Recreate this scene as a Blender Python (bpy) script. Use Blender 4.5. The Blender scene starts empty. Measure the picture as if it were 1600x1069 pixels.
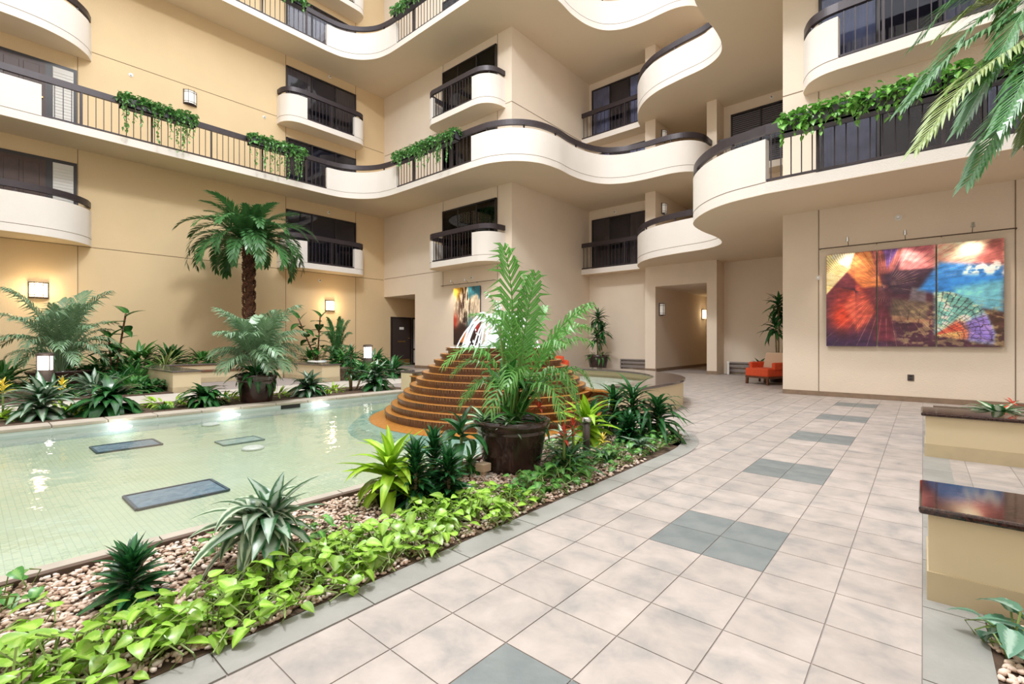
import bpy, bmesh, math, random
import numpy as np
from mathutils import Matrix, Vector
random.seed(7); RNG = np.random.default_rng(7)
PI = math.pi
SC = bpy.context.scene
COL = SC.collection

# ------------------------------------------------------------------ camera, light, exposure
cam_d = bpy.data.cameras.new('camera'); cam = bpy.data.objects.new('camera', cam_d); COL.objects.link(cam)
cam.location = (0, 0, 1.2); cam.rotation_euler = (PI/2, 0, math.radians(40.86))
cam_d.sensor_width = 36; cam_d.lens = 742.2/1600*36; cam_d.shift_y = -2.5/1600
cam_d.clip_start = 0.05; cam_d.clip_end = 200
SC.camera = cam
W = bpy.data.worlds.new('sky'); SC.world = W; W.use_nodes = True
W.node_tree.nodes['Background'].inputs[0].default_value = (0.95, 0.98, 1.0, 1)
W.node_tree.nodes['Background'].inputs[1].default_value = 2.2
def area(name, loc, size, power, col, rot=(0, 0, 0), sy=None):
    d = bpy.data.lights.new(name, 'AREA'); d.energy = power; d.color = col; d.size = size
    if sy: d.shape = 'RECTANGLE'; d.size_y = sy
    o = bpy.data.objects.new(name, d); COL.objects.link(o); o.location = loc; o.rotation_euler = rot
    return o
area('skylight', (-6, 5, 17.6), 17, 2600, (0.97, 0.985, 1.0), sy=16)
area('skylight_lamp_bank', (-5, 2.0, 16.5), 2.2, 2600, (0.97, 0.985, 1.0))
SC.view_settings.view_transform = 'Standard'; SC.view_settings.look = 'None'
SC.view_settings.gamma = 1; SC.view_settings.use_curve_mapping = False
SC.view_settings.exposure = -0.42
try:
    SC.cycles.max_bounces = 12; SC.cycles.diffuse_bounces = 9; SC.cycles.transparent_max_bounces = 12
    SC.cycles.sample_clamp_indirect = 6; SC.cycles.caustics_reflective = False; SC.cycles.caustics_refractive = False
except Exception: pass

# ------------------------------------------------------------------ materials
def lin(c):
    return tuple((v/255/12.92 if v/255 <= .04045 else ((v/255+.055)/1.055)**2.4) for v in c)+(1,)
MATS = {}
def mat(name, col, rough=.6, metal=0, var=0, vscale=6, bump=0, bscale=80, col2=None, spec=.5, emit=None, estr=0, coat=0, rnd=0, sub=0):
    if name in MATS: return MATS[name]
    m = bpy.data.materials.new(name); m.use_nodes = True; nt = m.node_tree; N = nt.nodes; L = nt.links
    b = N['Principled BSDF']; b.inputs['Roughness'].default_value = rough; b.inputs['Metallic'].default_value = metal
    b.inputs['Specular IOR Level'].default_value = spec; b.inputs['Coat Weight'].default_value = coat
    b.inputs['Coat Roughness'].default_value = .06
    b.inputs['Base Color'].default_value = lin(col)
    if var or col2:
        tc = N.new('ShaderNodeTexCoord'); nz = N.new('ShaderNodeTexNoise'); nz.inputs['Scale'].default_value = vscale; nz.inputs['Detail'].default_value = 6
        L.new(tc.outputs['Object'], nz.inputs['Vector'])
        r = N.new('ShaderNodeValToRGB'); c1 = lin(col)
        c2 = lin(col2) if col2 else tuple(v*(1-var) for v in c1[:3])+(1,)
        r.color_ramp.elements[0].position = .35; r.color_ramp.elements[1].position = .65
        r.color_ramp.elements[0].color = c2; r.color_ramp.elements[1].color = c1
        L.new(nz.outputs['Fac'], r.inputs[0]); out = r.outputs[0]
        if rnd: out = add_rnd(nt, out, rnd)
        L.new(out, b.inputs['Base Color'])
    elif rnd:
        rgb = N.new('ShaderNodeRGB'); rgb.outputs[0].default_value = lin(col)
        L.new(add_rnd(nt, rgb.outputs[0], rnd), b.inputs['Base Color'])
    if bump:
        tc2 = N.new('ShaderNodeTexCoord'); n2 = N.new('ShaderNodeTexNoise'); n2.inputs['Scale'].default_value = bscale; n2.inputs['Detail'].default_value = 4
        L.new(tc2.outputs['Object'], n2.inputs['Vector'])
        bp = N.new('ShaderNodeBump'); bp.inputs['Strength'].default_value = bump; bp.inputs['Distance'].default_value = .02
        L.new(n2.outputs['Fac'], bp.inputs['Height']); L.new(bp.outputs[0], b.inputs['Normal'])
    if emit:
        b.inputs['Emission Color'].default_value = lin(emit); b.inputs['Emission Strength'].default_value = estr
    MATS[name] = m; return m
def add_rnd(nt, out, amt):
    N = nt.nodes; L = nt.links
    oi = N.new('ShaderNodeObjectInfo'); mr = N.new('ShaderNodeMapRange'); mr.inputs['To Min'].default_value = 1-amt; mr.inputs['To Max'].default_value = 1+amt
    L.new(oi.outputs['Random'], mr.inputs['Value'])
    hs = N.new('ShaderNodeHueSaturation'); L.new(mr.outputs[0], hs.inputs['Value']); L.new(out, hs.inputs['Color'])
    return hs.outputs[0]
def leafmat(name, edge, mid, rough=.32, rnd=.22, stripe=.18, nscale=9):
    """leaf colours: edge colour with a mid stripe of another colour, from the leaf's own UV"""
    m = bpy.data.materials.new(name); m.use_nodes = True; nt = m.node_tree; N = nt.nodes; L = nt.links
    b = N['Principled BSDF']; b.inputs['Roughness'].default_value = rough; b.inputs['Specular IOR Level'].default_value = .5
    uv = N.new('ShaderNodeUVMap'); sp = N.new('ShaderNodeSeparateXYZ'); L.new(uv.outputs[0], sp.inputs[0])
    s = N.new('ShaderNodeMath'); s.operation = 'SUBTRACT'; s.inputs[1].default_value = .5; L.new(sp.outputs[0], s.inputs[0])
    a = N.new('ShaderNodeMath'); a.operation = 'ABSOLUTE'; L.new(s.outputs[0], a.inputs[0])
    tc = N.new('ShaderNodeTexCoord'); nz = N.new('ShaderNodeTexNoise'); nz.inputs['Scale'].default_value = nscale; nz.inputs['Detail'].default_value = 3
    L.new(tc.outputs['Object'], nz.inputs['Vector'])
    mm = N.new('ShaderNodeMath'); mm.operation = 'MULTIPLY_ADD'; mm.inputs[1].default_value = .25; L.new(nz.outputs['Fac'], mm.inputs[0]); 
    a2 = N.new('ShaderNodeMath'); a2.operation = 'SUBTRACT'; L.new(a.outputs[0], a2.inputs[0]); a2.inputs[1].default_value = .125
    L.new(a2.outputs[0], mm.inputs[2])
    r = N.new('ShaderNodeValToRGB'); r.color_ramp.elements[0].position = max(.01, stripe-.08); r.color_ramp.elements[1].position = stripe+.08
    r.color_ramp.elements[0].color = lin(mid); r.color_ramp.elements[1].color = lin(edge)
    L.new(mm.outputs[0], r.inputs[0]); L.new(add_rnd(nt, r.outputs[0], rnd), b.inputs['Base Color'])
    tr = N.new('ShaderNodeBsdfTranslucent'); L.new(r.outputs[0], tr.inputs['Color'])
    mx = N.new('ShaderNodeMixShader'); mx.inputs[0].default_value = .22
    out = N['Material Output']; L.new(b.outputs[0], mx.inputs[1]); L.new(tr.outputs[0], mx.inputs[2]); L.new(mx.outputs[0], out.inputs[0])
    MATS[name] = m; return m

STUCCO = mat('stucco', (227, 212, 193), .85, var=.06, vscale=.6, bump=.25, bscale=45)
WARM = mat('stucco_sconce_lit', (219, 194, 154), .85, var=.06, vscale=.6, bump=.25, bscale=45)  # stucco with the sconces' warm light put into its base colour
PARA = mat('parapet_stucco', (230, 223, 215), .85, var=.05, vscale=.9, bump=.3, bscale=60)
SOFF = mat('soffit_paint_warm_lit', (220, 203, 177), .9, var=.04, vscale=.5)  # tan underside paint, with warm lamplight also put into its colour
JOINT = mat('dark_joint', (120, 100, 80), .9)  # plain dark tone for the joint and reveal strips
RAIL = mat('dark_metal_rail', (62, 54, 58), .38, metal=.25, var=.15)
FRAME = mat('dark_window_frame', (38, 33, 35), .4)
BACK = mat('dim_room', (44, 44, 52), .8)
CURT_REFL = mat('curtain', (168, 180, 208), .9, var=.3, vscale=3)  # blue curtain colour, brightened to include the bluish reflection on the glass
CURT2 = mat('brown_curtain', (112, 102, 94), .9, var=.3, vscale=3)
SHUT = mat('white_blind', (205, 203, 198), .6)
DOORM = mat('brown_door', (66, 42, 34), .45, var=.2, vscale=5)
DOORG = mat('charcoal_door', (62, 52, 50), .5)
BRASS = mat('brass', (190, 150, 90), .3, metal=.8)
CHROME = mat('chrome', (200, 200, 200), .2, metal=1)
WHITE = mat('white_plastic', (235, 235, 232), .4)
BASEB = mat('stone_baseboard', (140, 118, 98), .5, var=.2, vscale=8)
GROUT = mat('grout', (150, 140, 134), .9, var=.1, vscale=30)
KERB = mat('grey_slate', (138, 136, 130), .55, col2=(154, 151, 145), vscale=3, bump=.25, bscale=18, rnd=.05)
DARKT = mat('dark_slate_tile', (124, 128, 126), .5, col2=(108, 114, 114), vscale=5, bump=.3, bscale=14, rnd=.05)
PATHM = mat('pale_path', (188, 180, 170), .7, var=.08, vscale=4)
SOIL = mat('soil', (92, 72, 56), .95, var=.4, vscale=14, bump=.5, bscale=40)
GRAN = mat('dark_granite', (70, 44, 38), .07, col2=(20, 16, 18), vscale=70, spec=.6)
GRANG = mat('grey_granite', (104, 94, 90), .10, col2=(76, 68, 66), vscale=70, spec=.6)
BENCHP = mat('bench_paint', (210, 194, 160), .7, var=.05, vscale=2)
COPE = mat('concrete_coping', (176, 166, 152), .75, var=.14, vscale=5)
POOLB = mat('pool_blue_band', (226, 236, 244), .5)
POTM = mat('glazed_pot', (66, 46, 42), .16, col2=(44, 30, 28), vscale=6, coat=.5)
POTB = mat('black_pot', (34, 31, 34), .5)
TRUNK = mat('palm_trunk', (112, 74, 52), .9, col2=(62, 40, 30), vscale=14, bump=.8, bscale=20)
CANE = mat('cane_stem', (150, 134, 96), .6, var=.3, vscale=20)
GSTEM = mat('green_stem', (120, 140, 70), .5, var=.2, vscale=10)
ORANGE = mat('orange_fabric', (226, 88, 50), .9, var=.14, vscale=12, bump=.2, bscale=150)
BEIGE = mat('beige_fabric', (204, 178, 152), .9)
WOODL = mat('walnut_leg', (96, 56, 36), .4)
HEAT = mat('grey_heater', (136, 126, 122), .5)
GRATE = mat('slate_grate', (98, 118, 142), .6, col2=(128, 146, 164), vscale=16)
BRONZE = mat('bronze_fixture', (84, 74, 70), .4, metal=.3)
WIRE = mat('track_metal', (92, 76, 62), .4, metal=.6)

def tile_material(name, a, b, c, rough=.5):
    m = bpy.data.materials.new(name); m.use_nodes = True; nt = m.node_tree; N = nt.nodes; L = nt.links
    p = N['Principled BSDF']; p.inputs['Roughness'].default_value = rough
    geo = N.new('ShaderNodeNewGeometry'); oi = N.new('ShaderNodeObjectInfo')
    n1 = N.new('ShaderNodeTexNoise'); n1.inputs['Scale'].default_value = 4.5; n1.inputs['Detail'].default_value = 10; n1.inputs['Roughness'].default_value = .62; n1.inputs['Distortion'].default_value = .35
    L.new(geo.outputs['Position'], n1.inputs['Vector'])
    r = N.new('ShaderNodeValToRGB'); e = r.color_ramp.elements; e[0].position = .3; e[0].color = lin(a); e[1].position = .72; e[1].color = lin(c)
    k = r.color_ramp.elements.new(.5); k.color = lin(b)
    L.new(n1.outputs['Fac'], r.inputs[0]); L.new(add_rnd(nt, r.outputs[0], .075), p.inputs['Base Color'])
    n2 = N.new('ShaderNodeTexNoise'); n2.inputs['Scale'].default_value = 14; n2.inputs['Detail'].default_value = 6; L.new(geo.outputs['Position'], n2.inputs['Vector'])
    bp = N.new('ShaderNodeBump'); bp.inputs['Strength'].default_value = .25; bp.inputs['Distance'].default_value = .01
    L.new(n2.outputs['Fac'], bp.inputs['Height']); L.new(bp.outputs[0], p.inputs['Normal'])
    MATS[name] = m; return m
TILE = tile_material('sand_slate_tile', (144, 140, 136), (169, 158, 151), (184, 173, 165))

def mosaic(name, cols, scale, rough=.4):
    m = bpy.data.materials.new(name); m.use_nodes = True; nt = m.node_tree; N = nt.nodes; L = nt.links
    p = N['Principled BSDF']; p.inputs['Roughness'].default_value = rough
    geo = N.new('ShaderNodeNewGeometry')
    br = N.new('ShaderNodeTexBrick'); br.offset = 0; br.inputs['Scale'].default_value = scale; br.inputs['Brick Width'].default_value = .5; br.inputs['Row Height'].default_value = .5
    br.inputs['Mortar Size'].default_value = .03
    br.inputs['Color1'].default_value = lin(cols[0]); br.inputs['Color2'].default_value = lin(cols[1]); br.inputs['Mortar'].default_value = lin(cols[2])
    L.new(geo.outputs['Position'], br.inputs['Vector'])
    nz = N.new('ShaderNodeTexNoise'); nz.inputs['Scale'].default_value = .9; nz.inputs['Detail'].default_value = 5; L.new(geo.outputs['Position'], nz.inputs['Vector'])
    mx = N.new('ShaderNodeMix'); mx.data_type = 'RGBA'; mx.inputs[7].default_value = lin(cols[3]); mx.inputs[0].default_value = .4
    mr = N.new('ShaderNodeMapRange'); mr.inputs['From Min'].default_value = .35; mr.inputs['From Max'].default_value = .7; mr.inputs['To Max'].default_value = .55
    L.new(nz.outputs['Fac'], mr.inputs[0]); L.new(mr.outputs[0], mx.inputs[0]); L.new(br.outputs['Color'], mx.inputs[6]); L.new(mx.outputs[2], p.inputs['Base Color'])
    MATS[name] = m; return m
POOLM = mosaic('pool_mosaic', ((200, 204, 176), (184, 194, 168), (160, 170, 148), (194, 206, 192)), 12)
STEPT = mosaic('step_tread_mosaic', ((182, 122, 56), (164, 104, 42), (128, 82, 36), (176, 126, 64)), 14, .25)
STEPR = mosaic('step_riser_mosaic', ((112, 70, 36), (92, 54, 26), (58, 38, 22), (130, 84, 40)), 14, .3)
TEAL = mosaic('teal_mosaic', ((104, 150, 140), (150, 182, 172), (190, 200, 180), (110, 160, 150)), 12, .3)

def glassmat(name, tint, alpha, rough=.03):
    m = bpy.data.materials.new(name); m.use_nodes = True; nt = m.node_tree; N = nt.nodes; L = nt.links
    N.remove(N['Principled BSDF'])
    t = N.new('ShaderNodeBsdfTransparent'); t.inputs[0].default_value = tint
    g = N.new('ShaderNodeBsdfGlossy'); g.inputs['Roughness'].default_value = rough
    f = N.new('ShaderNodeFresnel'); f.inputs[0].default_value = 1.45
    mx = N.new('ShaderNodeMixShader'); L.new(f.outputs[0], mx.inputs[0]); L.new(t.outputs[0], mx.inputs[1]); L.new(g.outputs[0], mx.inputs[2])
    L.new(mx.outputs[0], N['Material Output'].inputs[0]); MATS[name] = m; return m
GLASS = glassmat('tinted_glass', (.8, .8, .86, 1), 1)
def watermat():
    m = glassmat('pool_water', (.95, .97, .93, 1), 1, .02); nt = m.node_tree; N = nt.nodes; L = nt.links
    geo = N.new('ShaderNodeNewGeometry'); n = N.new('ShaderNodeTexNoise'); n.inputs['Scale'].default_value = 2.6; n.inputs['Detail'].default_value = 4
    L.new(geo.outputs['Position'], n.inputs['Vector']); bp = N.new('ShaderNodeBump'); bp.inputs['Strength'].default_value = .18; bp.inputs['Distance'].default_value = .06
    L.new(n.outputs['Fac'], bp.inputs['Height'])
    for x in N:
        if x.type in ('BSDF_GLOSSY', 'FRESNEL'): L.new(bp.outputs[0], x.inputs['Normal'])
        if x.type == 'FRESNEL': x.inputs[0].default_value = 1.33
    return m
WATER = watermat()
FOAM = mat('white_water', (244, 248, 252), .25, spec=.6)
LAMPON = mat('lit_lamp_glass', (255, 240, 215), .4, emit=(255, 226, 180), estr=4)
LAMPW = mat('lit_white_lamp', (255, 255, 250), .4, emit=(255, 250, 240), estr=6)
LAMPOFF = mat('milk_glass_faint_glow', (238, 236, 230), .35, emit=(255, 250, 240), estr=.25)  # glass of the unlit sconces, with a faint glow put into it
POOLL = mat('pool_lamp', (255, 255, 255), .3, emit=(245, 252, 255), estr=5)

# ------------------------------------------------------------------ mesh helpers
class MB:
    def __init__(s): s.v = []; s.f = []; s.uv = None
    def quad(s, a, b, c, d):
        n = len(s.v); s.v += [a, b, c, d]; s.f.append((n, n+1, n+2, n+3))
    def box(s, x0, x1, y0, y1, z0, z1, bottom=True):
        n = len(s.v)
        s.v += [(x0,y0,z0),(x1,y0,z0),(x1,y1,z0),(x0,y1,z0),(x0,y0,z1),(x1,y0,z1),(x1,y1,z1),(x0,y1,z1)]
        F = [(4,5,6,7),(0,1,5,4),(1,2,6,5),(2,3,7,6),(3,0,4,7)]+([(3,2,1,0)] if bottom else [])
        s.f += [tuple(n+i for i in f) for f in F]; return s
    def obox(s, p, q, w, t, up=(0,0,1)):
        """bar from p to q, w wide (sideways) and t thick (along up)"""
        p = Vector(p); q = Vector(q); d = (q-p).normalized(); u = Vector(up); sd = d.cross(u)
        if sd.length < 1e-4: sd = d.cross(Vector((1,0,0)))
        sd.normalize(); u = sd.cross(d).normalized(); a = sd*w/2; b = u*t/2; n = len(s.v)
        for c in (p, q):
            for k in (-a-b, a-b, a+b, -a+b): s.v.append(tuple(c+k))
        s.f += [tuple(n+i for i in f) for f in [(0,3,2,1),(4,5,6,7),(0,1,5,4),(1,2,6,5),(2,3,7,6),(3,0,4,7)]]; return s
    def tube(s, pts, r, seg=8, cap=True):
        pts = [Vector(p) for p in pts]; n0 = len(s.v); N = len(pts)
        rr = r if hasattr(r, '__len__') else [r]*N
        for i, p in enumerate(pts):
            d = (pts[min(i+1, N-1)]-pts[max(i-1, 0)]).normalized()
            a = d.cross(Vector((0,0,1)))
            if a.length < 1e-3: a = Vector((1,0,0))
            a.normalize(); b = d.cross(a)
            for k in range(seg):
                t = 2*PI*k/seg; s.v.append(tuple(p+(a*math.cos(t)+b*math.sin(t))*rr[i]))
        for i in range(N-1):
            for k in range(seg):
                k2 = (k+1) % seg; s.f.append((n0+i*seg+k, n0+i*seg+k2, n0+(i+1)*seg+k2, n0+(i+1)*seg+k))
        if cap: s.f.append(tuple(n0+k for k in range(seg))); s.f.append(tuple(n0+(N-1)*seg+k for k in reversed(range(seg))))
        return s
    def lathe(s, prof, seg=32, c=(0,0,0), caps=True):
        n0 = len(s.v)
        for r, z in prof:
            for k in range(seg):
                t = 2*PI*k/seg; s.v.append((c[0]+r*math.cos(t), c[1]+r*math.sin(t), c[2]+z))
        for i in range(len(prof)-1):
            for k in range(seg):
                k2 = (k+1) % seg; s.f.append((n0+i*seg+k, n0+i*seg+k2, n0+(i+1)*seg+k2, n0+(i+1)*seg+k))
        if caps: s.f.append(tuple(n0+k for k in reversed(range(seg)))); s.f.append(tuple(n0+(len(prof)-1)*seg+k for k in range(seg)))
        return s
    def prism(s, poly, z0, z1):
        n = len(s.v); N = len(poly)
        ar = sum(poly[i][0]*poly[(i+1) % N][1]-poly[(i+1) % N][0]*poly[i][1] for i in range(N))
        if ar < 0: poly = poly[::-1]
        s.v += [(x, y, z0) for x, y in poly]+[(x, y, z1) for x, y in poly]
        s.f.append(tuple(n+i for i in reversed(range(N)))); s.f.append(tuple(n+N+i for i in range(N)))
        for i in range(N): j = (i+1) % N; s.f.append((n+i, n+j, n+N+j, n+N+i))
        return s
    def sweep(s, path, o0, o1, z0, z1, side=1):
        """wall of rectangular section along a plan path, from offset o0 to o1 on its inner side"""
        A = offset(path, o0*side); B = offset(path, o1*side); n = len(s.v); N = len(path)
        for i in range(N):
            s.v += [(A[i][0], A[i][1], z0), (A[i][0], A[i][1], z1), (B[i][0], B[i][1], z1), (B[i][0], B[i][1], z0)]
        for i in range(N-1):
            for k in range(4): s.f.append((n+4*i+k, n+4*i+(k+1) % 4, n+4*i+4+(k+1) % 4, n+4*i+4+k))
        s.f.append((n, n+1, n+2, n+3)); m = n+4*(N-1); s.f.append((m+3, m+2, m+1, m)); return s
    def mesh(s, name, m, smooth=False):
        me = bpy.data.meshes.new(name); me.from_pydata([tuple(v) for v in s.v], [], s.f)
        if s.uv is not None:
            ul = me.uv_layers.new(name='UVMap'); co = np.array(s.uv, dtype=np.float32)
            li = np.empty(len(me.loops), dtype=np.int32); me.loops.foreach_get('vertex_index', li)
            ul.data.foreach_set('uv', co[li].ravel())
        if m: me.materials.append(m)
        if smooth: me.polygons.foreach_set('use_smooth', [True]*len(me.polygons))
        me.update(); return me
    def build(s, name, m, parent=None, smooth=False, bevel=0):
        me = s.mesh(name, m, smooth); bm = bmesh.new(); bm.from_mesh(me); bmesh.ops.recalc_face_normals(bm, faces=bm.faces); bm.to_mesh(me); bm.free()
        o = link(name, me, parent)
        if bevel:
            b = o.modifiers.new('bevel', 'BEVEL'); b.width = bevel; b.segments = 2; b.limit_method = 'ANGLE'
        return o
def link(name, me, parent=None, M=None):
    o = bpy.data.objects.new(name, me); COL.objects.link(o)
    if parent: o.parent = parent
    if M is not None: o.matrix_local = M
    return o
def offset(path, d):
    P = np.array(path, float); T = np.zeros_like(P); T[1:-1] = P[2:]-P[:-2]; T[0] = P[1]-P[0]; T[-1] = P[-1]-P[-2]
    T /= np.linalg.norm(T, axis=1)[:, None]; Nn = np.stack([-T[:, 1], T[:, 0]], 1); return [tuple(p) for p in P+Nn*d]
def catmull(pts, k=8):
    P = [np.array(p, float) for p in pts]; P = [2*P[0]-P[1]]+P+[2*P[-1]-P[-2]]; out = []
    for i in range(1, len(P)-2):
        for j in range(k):
            t = j/k; out.append(.5*((2*P[i])+(-P[i-1]+P[i+1])*t+(2*P[i-1]-5*P[i]+4*P[i+1]-P[i+2])*t*t+(-P[i-1]+3*P[i]-3*P[i+1]+P[i+2])*t**3))
    out.append(P[-2]); return [tuple(p) for p in out]
def tag(o, label, cat=None, group=None, kind=None):
    o['label'] = label
    if cat: o['category'] = cat
    if group: o['group'] = group
    if kind: o['kind'] = kind
    return o
def thing(name, label, cat, loc=(0,0,0), rz=0, group=None, kind=None):
    o = bpy.data.objects.new(name, None); COL.objects.link(o); o.empty_display_size = .1
    o.location = loc; o.rotation_euler = (0, 0, rz); tag(o, label, cat, group, kind); return o
def struct(name, mb, m, label, cat, bevel=0):
    return tag(mb.build(name, m, bevel=bevel), label, cat, kind='structure')

# ------------------------------------------------------------------ levels and wall planes
XA, YB, XC, YD, YR = -19.07, 12.9, -11.17, 18.15, 12.15
F = {2: 4.03, 3: 6.9, 4: 9.65, 5: 12.5, 6: 15.3}       # underside of each storey's slab
TOP = 18.0; SL = .22

# floor bed (grout / concrete) -- pool well left open: pool X -9.1..-3.41, Y -4..6.7
g = MB(); g.box(-3.41, 9, -8, 18.2, -.3, -.004); g.box(-24, -9.22, -8, 18.2, -.3, -.004); g.box(-9.1, -3.41, 6.7, 18.2, -.3, -.004); g.box(-9.1, -3.41, -8, -4, -.3, -.012); g.box(-9, -4.5, 18.2, 25, -.3, -.004)
floor = struct('floor', g, GROUT, 'sand coloured stone tile floor with grey slate insets', 'floor')
# walls
w = MB(); w.box(XA-.3, XA, -8, 18.2, -.1, TOP); wl = struct('wall_left', w, WARM, 'long stucco wall, tinted golden as if sconce lit, behind the palm and pool beds', 'wall')
w = MB(); w.box(-16.75, XC, YB, YD+.3, -.1, 3.22); w.box(XA, XC, YB, YD+.3, 3.22, TOP); wb = struct('wall_far', w, STUCCO, 'cream stucco block with the tall narrow painting behind the fountain', 'wall')
w = MB(); w.box(XC, -8.13, YD, YD+.3, -.1, TOP); wd = struct('wall_back', w, STUCCO, 'cream wall behind the tall cane plant left of corridor', 'wall')
w = MB(); w.box(-8.13, -7.71, 17.27, 25, -.1, TOP); struct('wall_corridor_left', w, STUCCO, 'cream pillar and corridor wall carrying the lower corridor sconce', 'wall')
w = MB(); w.box(-5.8, -5.46, 17.27, 25, -.1, TOP); struct('wall_corridor_right', w, STUCCO, 'cream pillar right of the corridor opening', 'wall')
w = MB(); w.box(-7.71, -5.8, 17.27, 17.5, 3.25, F[2]+.1); w.box(-7.71, -5.8, 17.5, 25, 3.25, 3.35); struct('ceiling_corridor', w, STUCCO, 'lintel and flat ceiling of the ground floor corridor', 'ceiling')
w = MB(); w.box(-8, -5.5, 25, 25.2, -.1, TOP); struct('wall_corridor_end', w, STUCCO, 'end wall of the corridor', 'wall')
w = MB(); w.box(-5.46, -2.0, 18.06, 18.36, -.1, TOP); wr = struct('wall_recess', w, STUCCO, 'pale recess wall behind the orange armchair', 'wall')
w = MB(); w.box(-2.4, 9, YR, 18.1, -.1, TOP); wp = struct('wall_right', w, STUCCO, 'cream stucco wall carrying the three panel painting', 'wall')
w = MB(); w.box(XA, -16.75, 18.2, 18.4, -.1, 3.4); struct('wall_passage_end', w, STUCCO, 'end wall of the passage beyond the charcoal door', 'wall')
w = MB(); w.box(9, 9.3, -8, 18, -.1, TOP); struct('wall_near_right', w, PARA, 'stucco wall closing the atrium beyond the right benches', 'wall')
w = MB(); w.box(-19.3, 9.3, -8.3, -8, -.1, TOP); struct('wall_behind', w, PARA, 'stucco wall closing the atrium behind the viewer', 'wall')
# corridor slabs at upper storeys
for k in (2, 3, 4, 5):
    pass
# control joints on the walls
def joints(par, lines):
    for p, q, up in lines:
        MB().obox(p, q, .012, .012, up).build('control_joint', JOINT, par)
jx = XA+.003
joints(wl, [((jx, y, .3), (jx, y, TOP-.1), (1,0,0)) for y in (2.24, 8.36, 11.42)]+[((jx, -3, z), (jx, YB-.05, z), (1,0,0)) for z in (4.02, 9.95)])
jy = YB-.003
joints(wb, [((XA+.05, jy, z), (XC, jy, z), (0,1,0)) for z in (4.06, 9.8)]+[((x, jy, 3.4), (x, jy, TOP), (0,1,0)) for x in (-14.9, -11.86)]+[((XC+.003, YB, z), (XC+.003, YD, z), (1,0,0)) for z in (9.8,)])
jy = YR-.003
joints(wp, [((x, jy, .1), (x, jy, F[2]), (0,1,0)) for x in (-1.71, 1.235)]+[((-1.71, jy, F[2]+1), (-1.71, jy, 9.2), (0,1,0)), ((-2.4, jy, 6.72), (-1.71, jy, 6.72), (0,1,0))])
# baseboards
b = MB(); b.box(-2.4, 9, YR-.025, YR, 0, .1); struct('baseboard_right', b, BASEB, 'brown stone skirting under the three panel painting', 'baseboard')
b = MB(); b.box(-7.71, -7.69, 17.3, 25, 0, .12); b.box(-8.15, -7.71, 17.25, 17.27, 0, .12); struct('baseboard_corridor', b, BASEB, 'stone skirting along the corridor wall', 'baseboard')
b = MB(); b.box(-5.8, -5.44, 17.25, 17.27, 0, .12); struct('baseboard_pillar', b, BASEB, 'stone skirting on the right corridor pillar', 'baseboard')
b = MB(); b.box(-16.75, XC, YB-.02, YB, 0, .12); struct('baseboard_far', b, BASEB, 'stone skirting on the far block by the passage', 'baseboard')

# ------------------------------------------------------------------ windows
WN = [0]
def window(label, plane, pos, a0, a1, z0, z1, nrm, panes, curtain=CURT_REFL, dirs=None):
    """window on a wall plane: plane 'X' or 'Y'; nrm = outward sign; panes = fractions of the mullions"""
    WN[0] += 1
    r = thing('window_%d' % WN[0], label, 'window', kind='structure')
    def bx(name, u0, u1, d0, d1, zz0, zz1, m):
        lo, hi = sorted((pos+nrm*d0, pos+nrm*d1)); mb = MB()
        mb.box(lo, hi, u0, u1, zz0, zz1) if plane == 'X' else mb.box(u0, u1, lo, hi, zz0, zz1)
        return mb.build(name, m, r)
    bx('backing', a0, a1, .002, .006, z0, z1, BACK)
    fr = [a0]+[a0+(a1-a0)*p for p in panes]+[a1]; t = .05
    fm = MB()
    def fb(u0, u1, zz0, zz1, d1=.085):
        lo, hi = sorted((pos+nrm*.004, pos+nrm*d1))
        fm.box(lo, hi, u0, u1, zz0, zz1) if plane == 'X' else fm.box(u0, u1, lo, hi, zz0, zz1)
    fb(a0, a1, z0, z0+t); fb(a0, a1, z1-t, z1)
    for i, x in enumerate(fr): fb(x-(0 if i == 0 else t/2 if i < len(fr)-1 else t), x+(t if i == 0 else t/2 if i < len(fr)-1 else 0), z0, z1)
    fm.build('frame', FRAME, r)
    for i in range(len(fr)-1):
        u0, u1 = fr[i]+t*.8, fr[i+1]-t*.8
        bx('pane', u0, u1, .064+.006*(i % 2), .068+.006*(i % 2), z0+t, z1-t, GLASS)
        if curtain and (i % 3 != 1 or curtain is SHUT):
            cm = MB(); n = max(8, int((u1-u0)/.035))
            if curtain is SHUT:
                for k in range(int((z1-z0-.1)/.07)):
                    zz = z0+.08+k*.07; lo, hi = sorted((pos+nrm*.02, pos+nrm*.05))
                    if plane == 'X': cm.quad((lo, u0, zz), (lo, u1, zz), (hi, u1, zz+.05), (hi, u0, zz+.05))
                    else: cm.quad((u0, lo, zz), (u1, lo, zz), (u1, hi, zz+.05), (u0, hi, zz+.05))
                cm.build('blind', SHUT, r)
            else:
                for k in range(n+1):
                    u = u0+(u1-u0)*k/n; d = pos+nrm*(.03+.02*math.sin(k*1.9))
                    for zz in (z0+t, z1-t): cm.v.append((d, u, zz) if plane == 'X' else (u, d, zz))
                for k in range(n): cm.f.append((2*k, 2*k+2, 2*k+3, 2*k+1))
                cm.build('curtain', curtain, r, smooth=True)
    return r
fl = {2: 'second', 3: 'third', 4: 'fourth', 5: 'fifth'}
for k, zt in ((2, 6.4), (3, 9.24), (4, 12.08), (5, 15.0)):
    window('dark three pane sliding window on golden left wall, %s storey' % fl[k], 'X', XA, 8.36, 11.4, F[k]+SL+.05, zt, 1, (.34, .68), None if k < 4 else CURT2)
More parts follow.
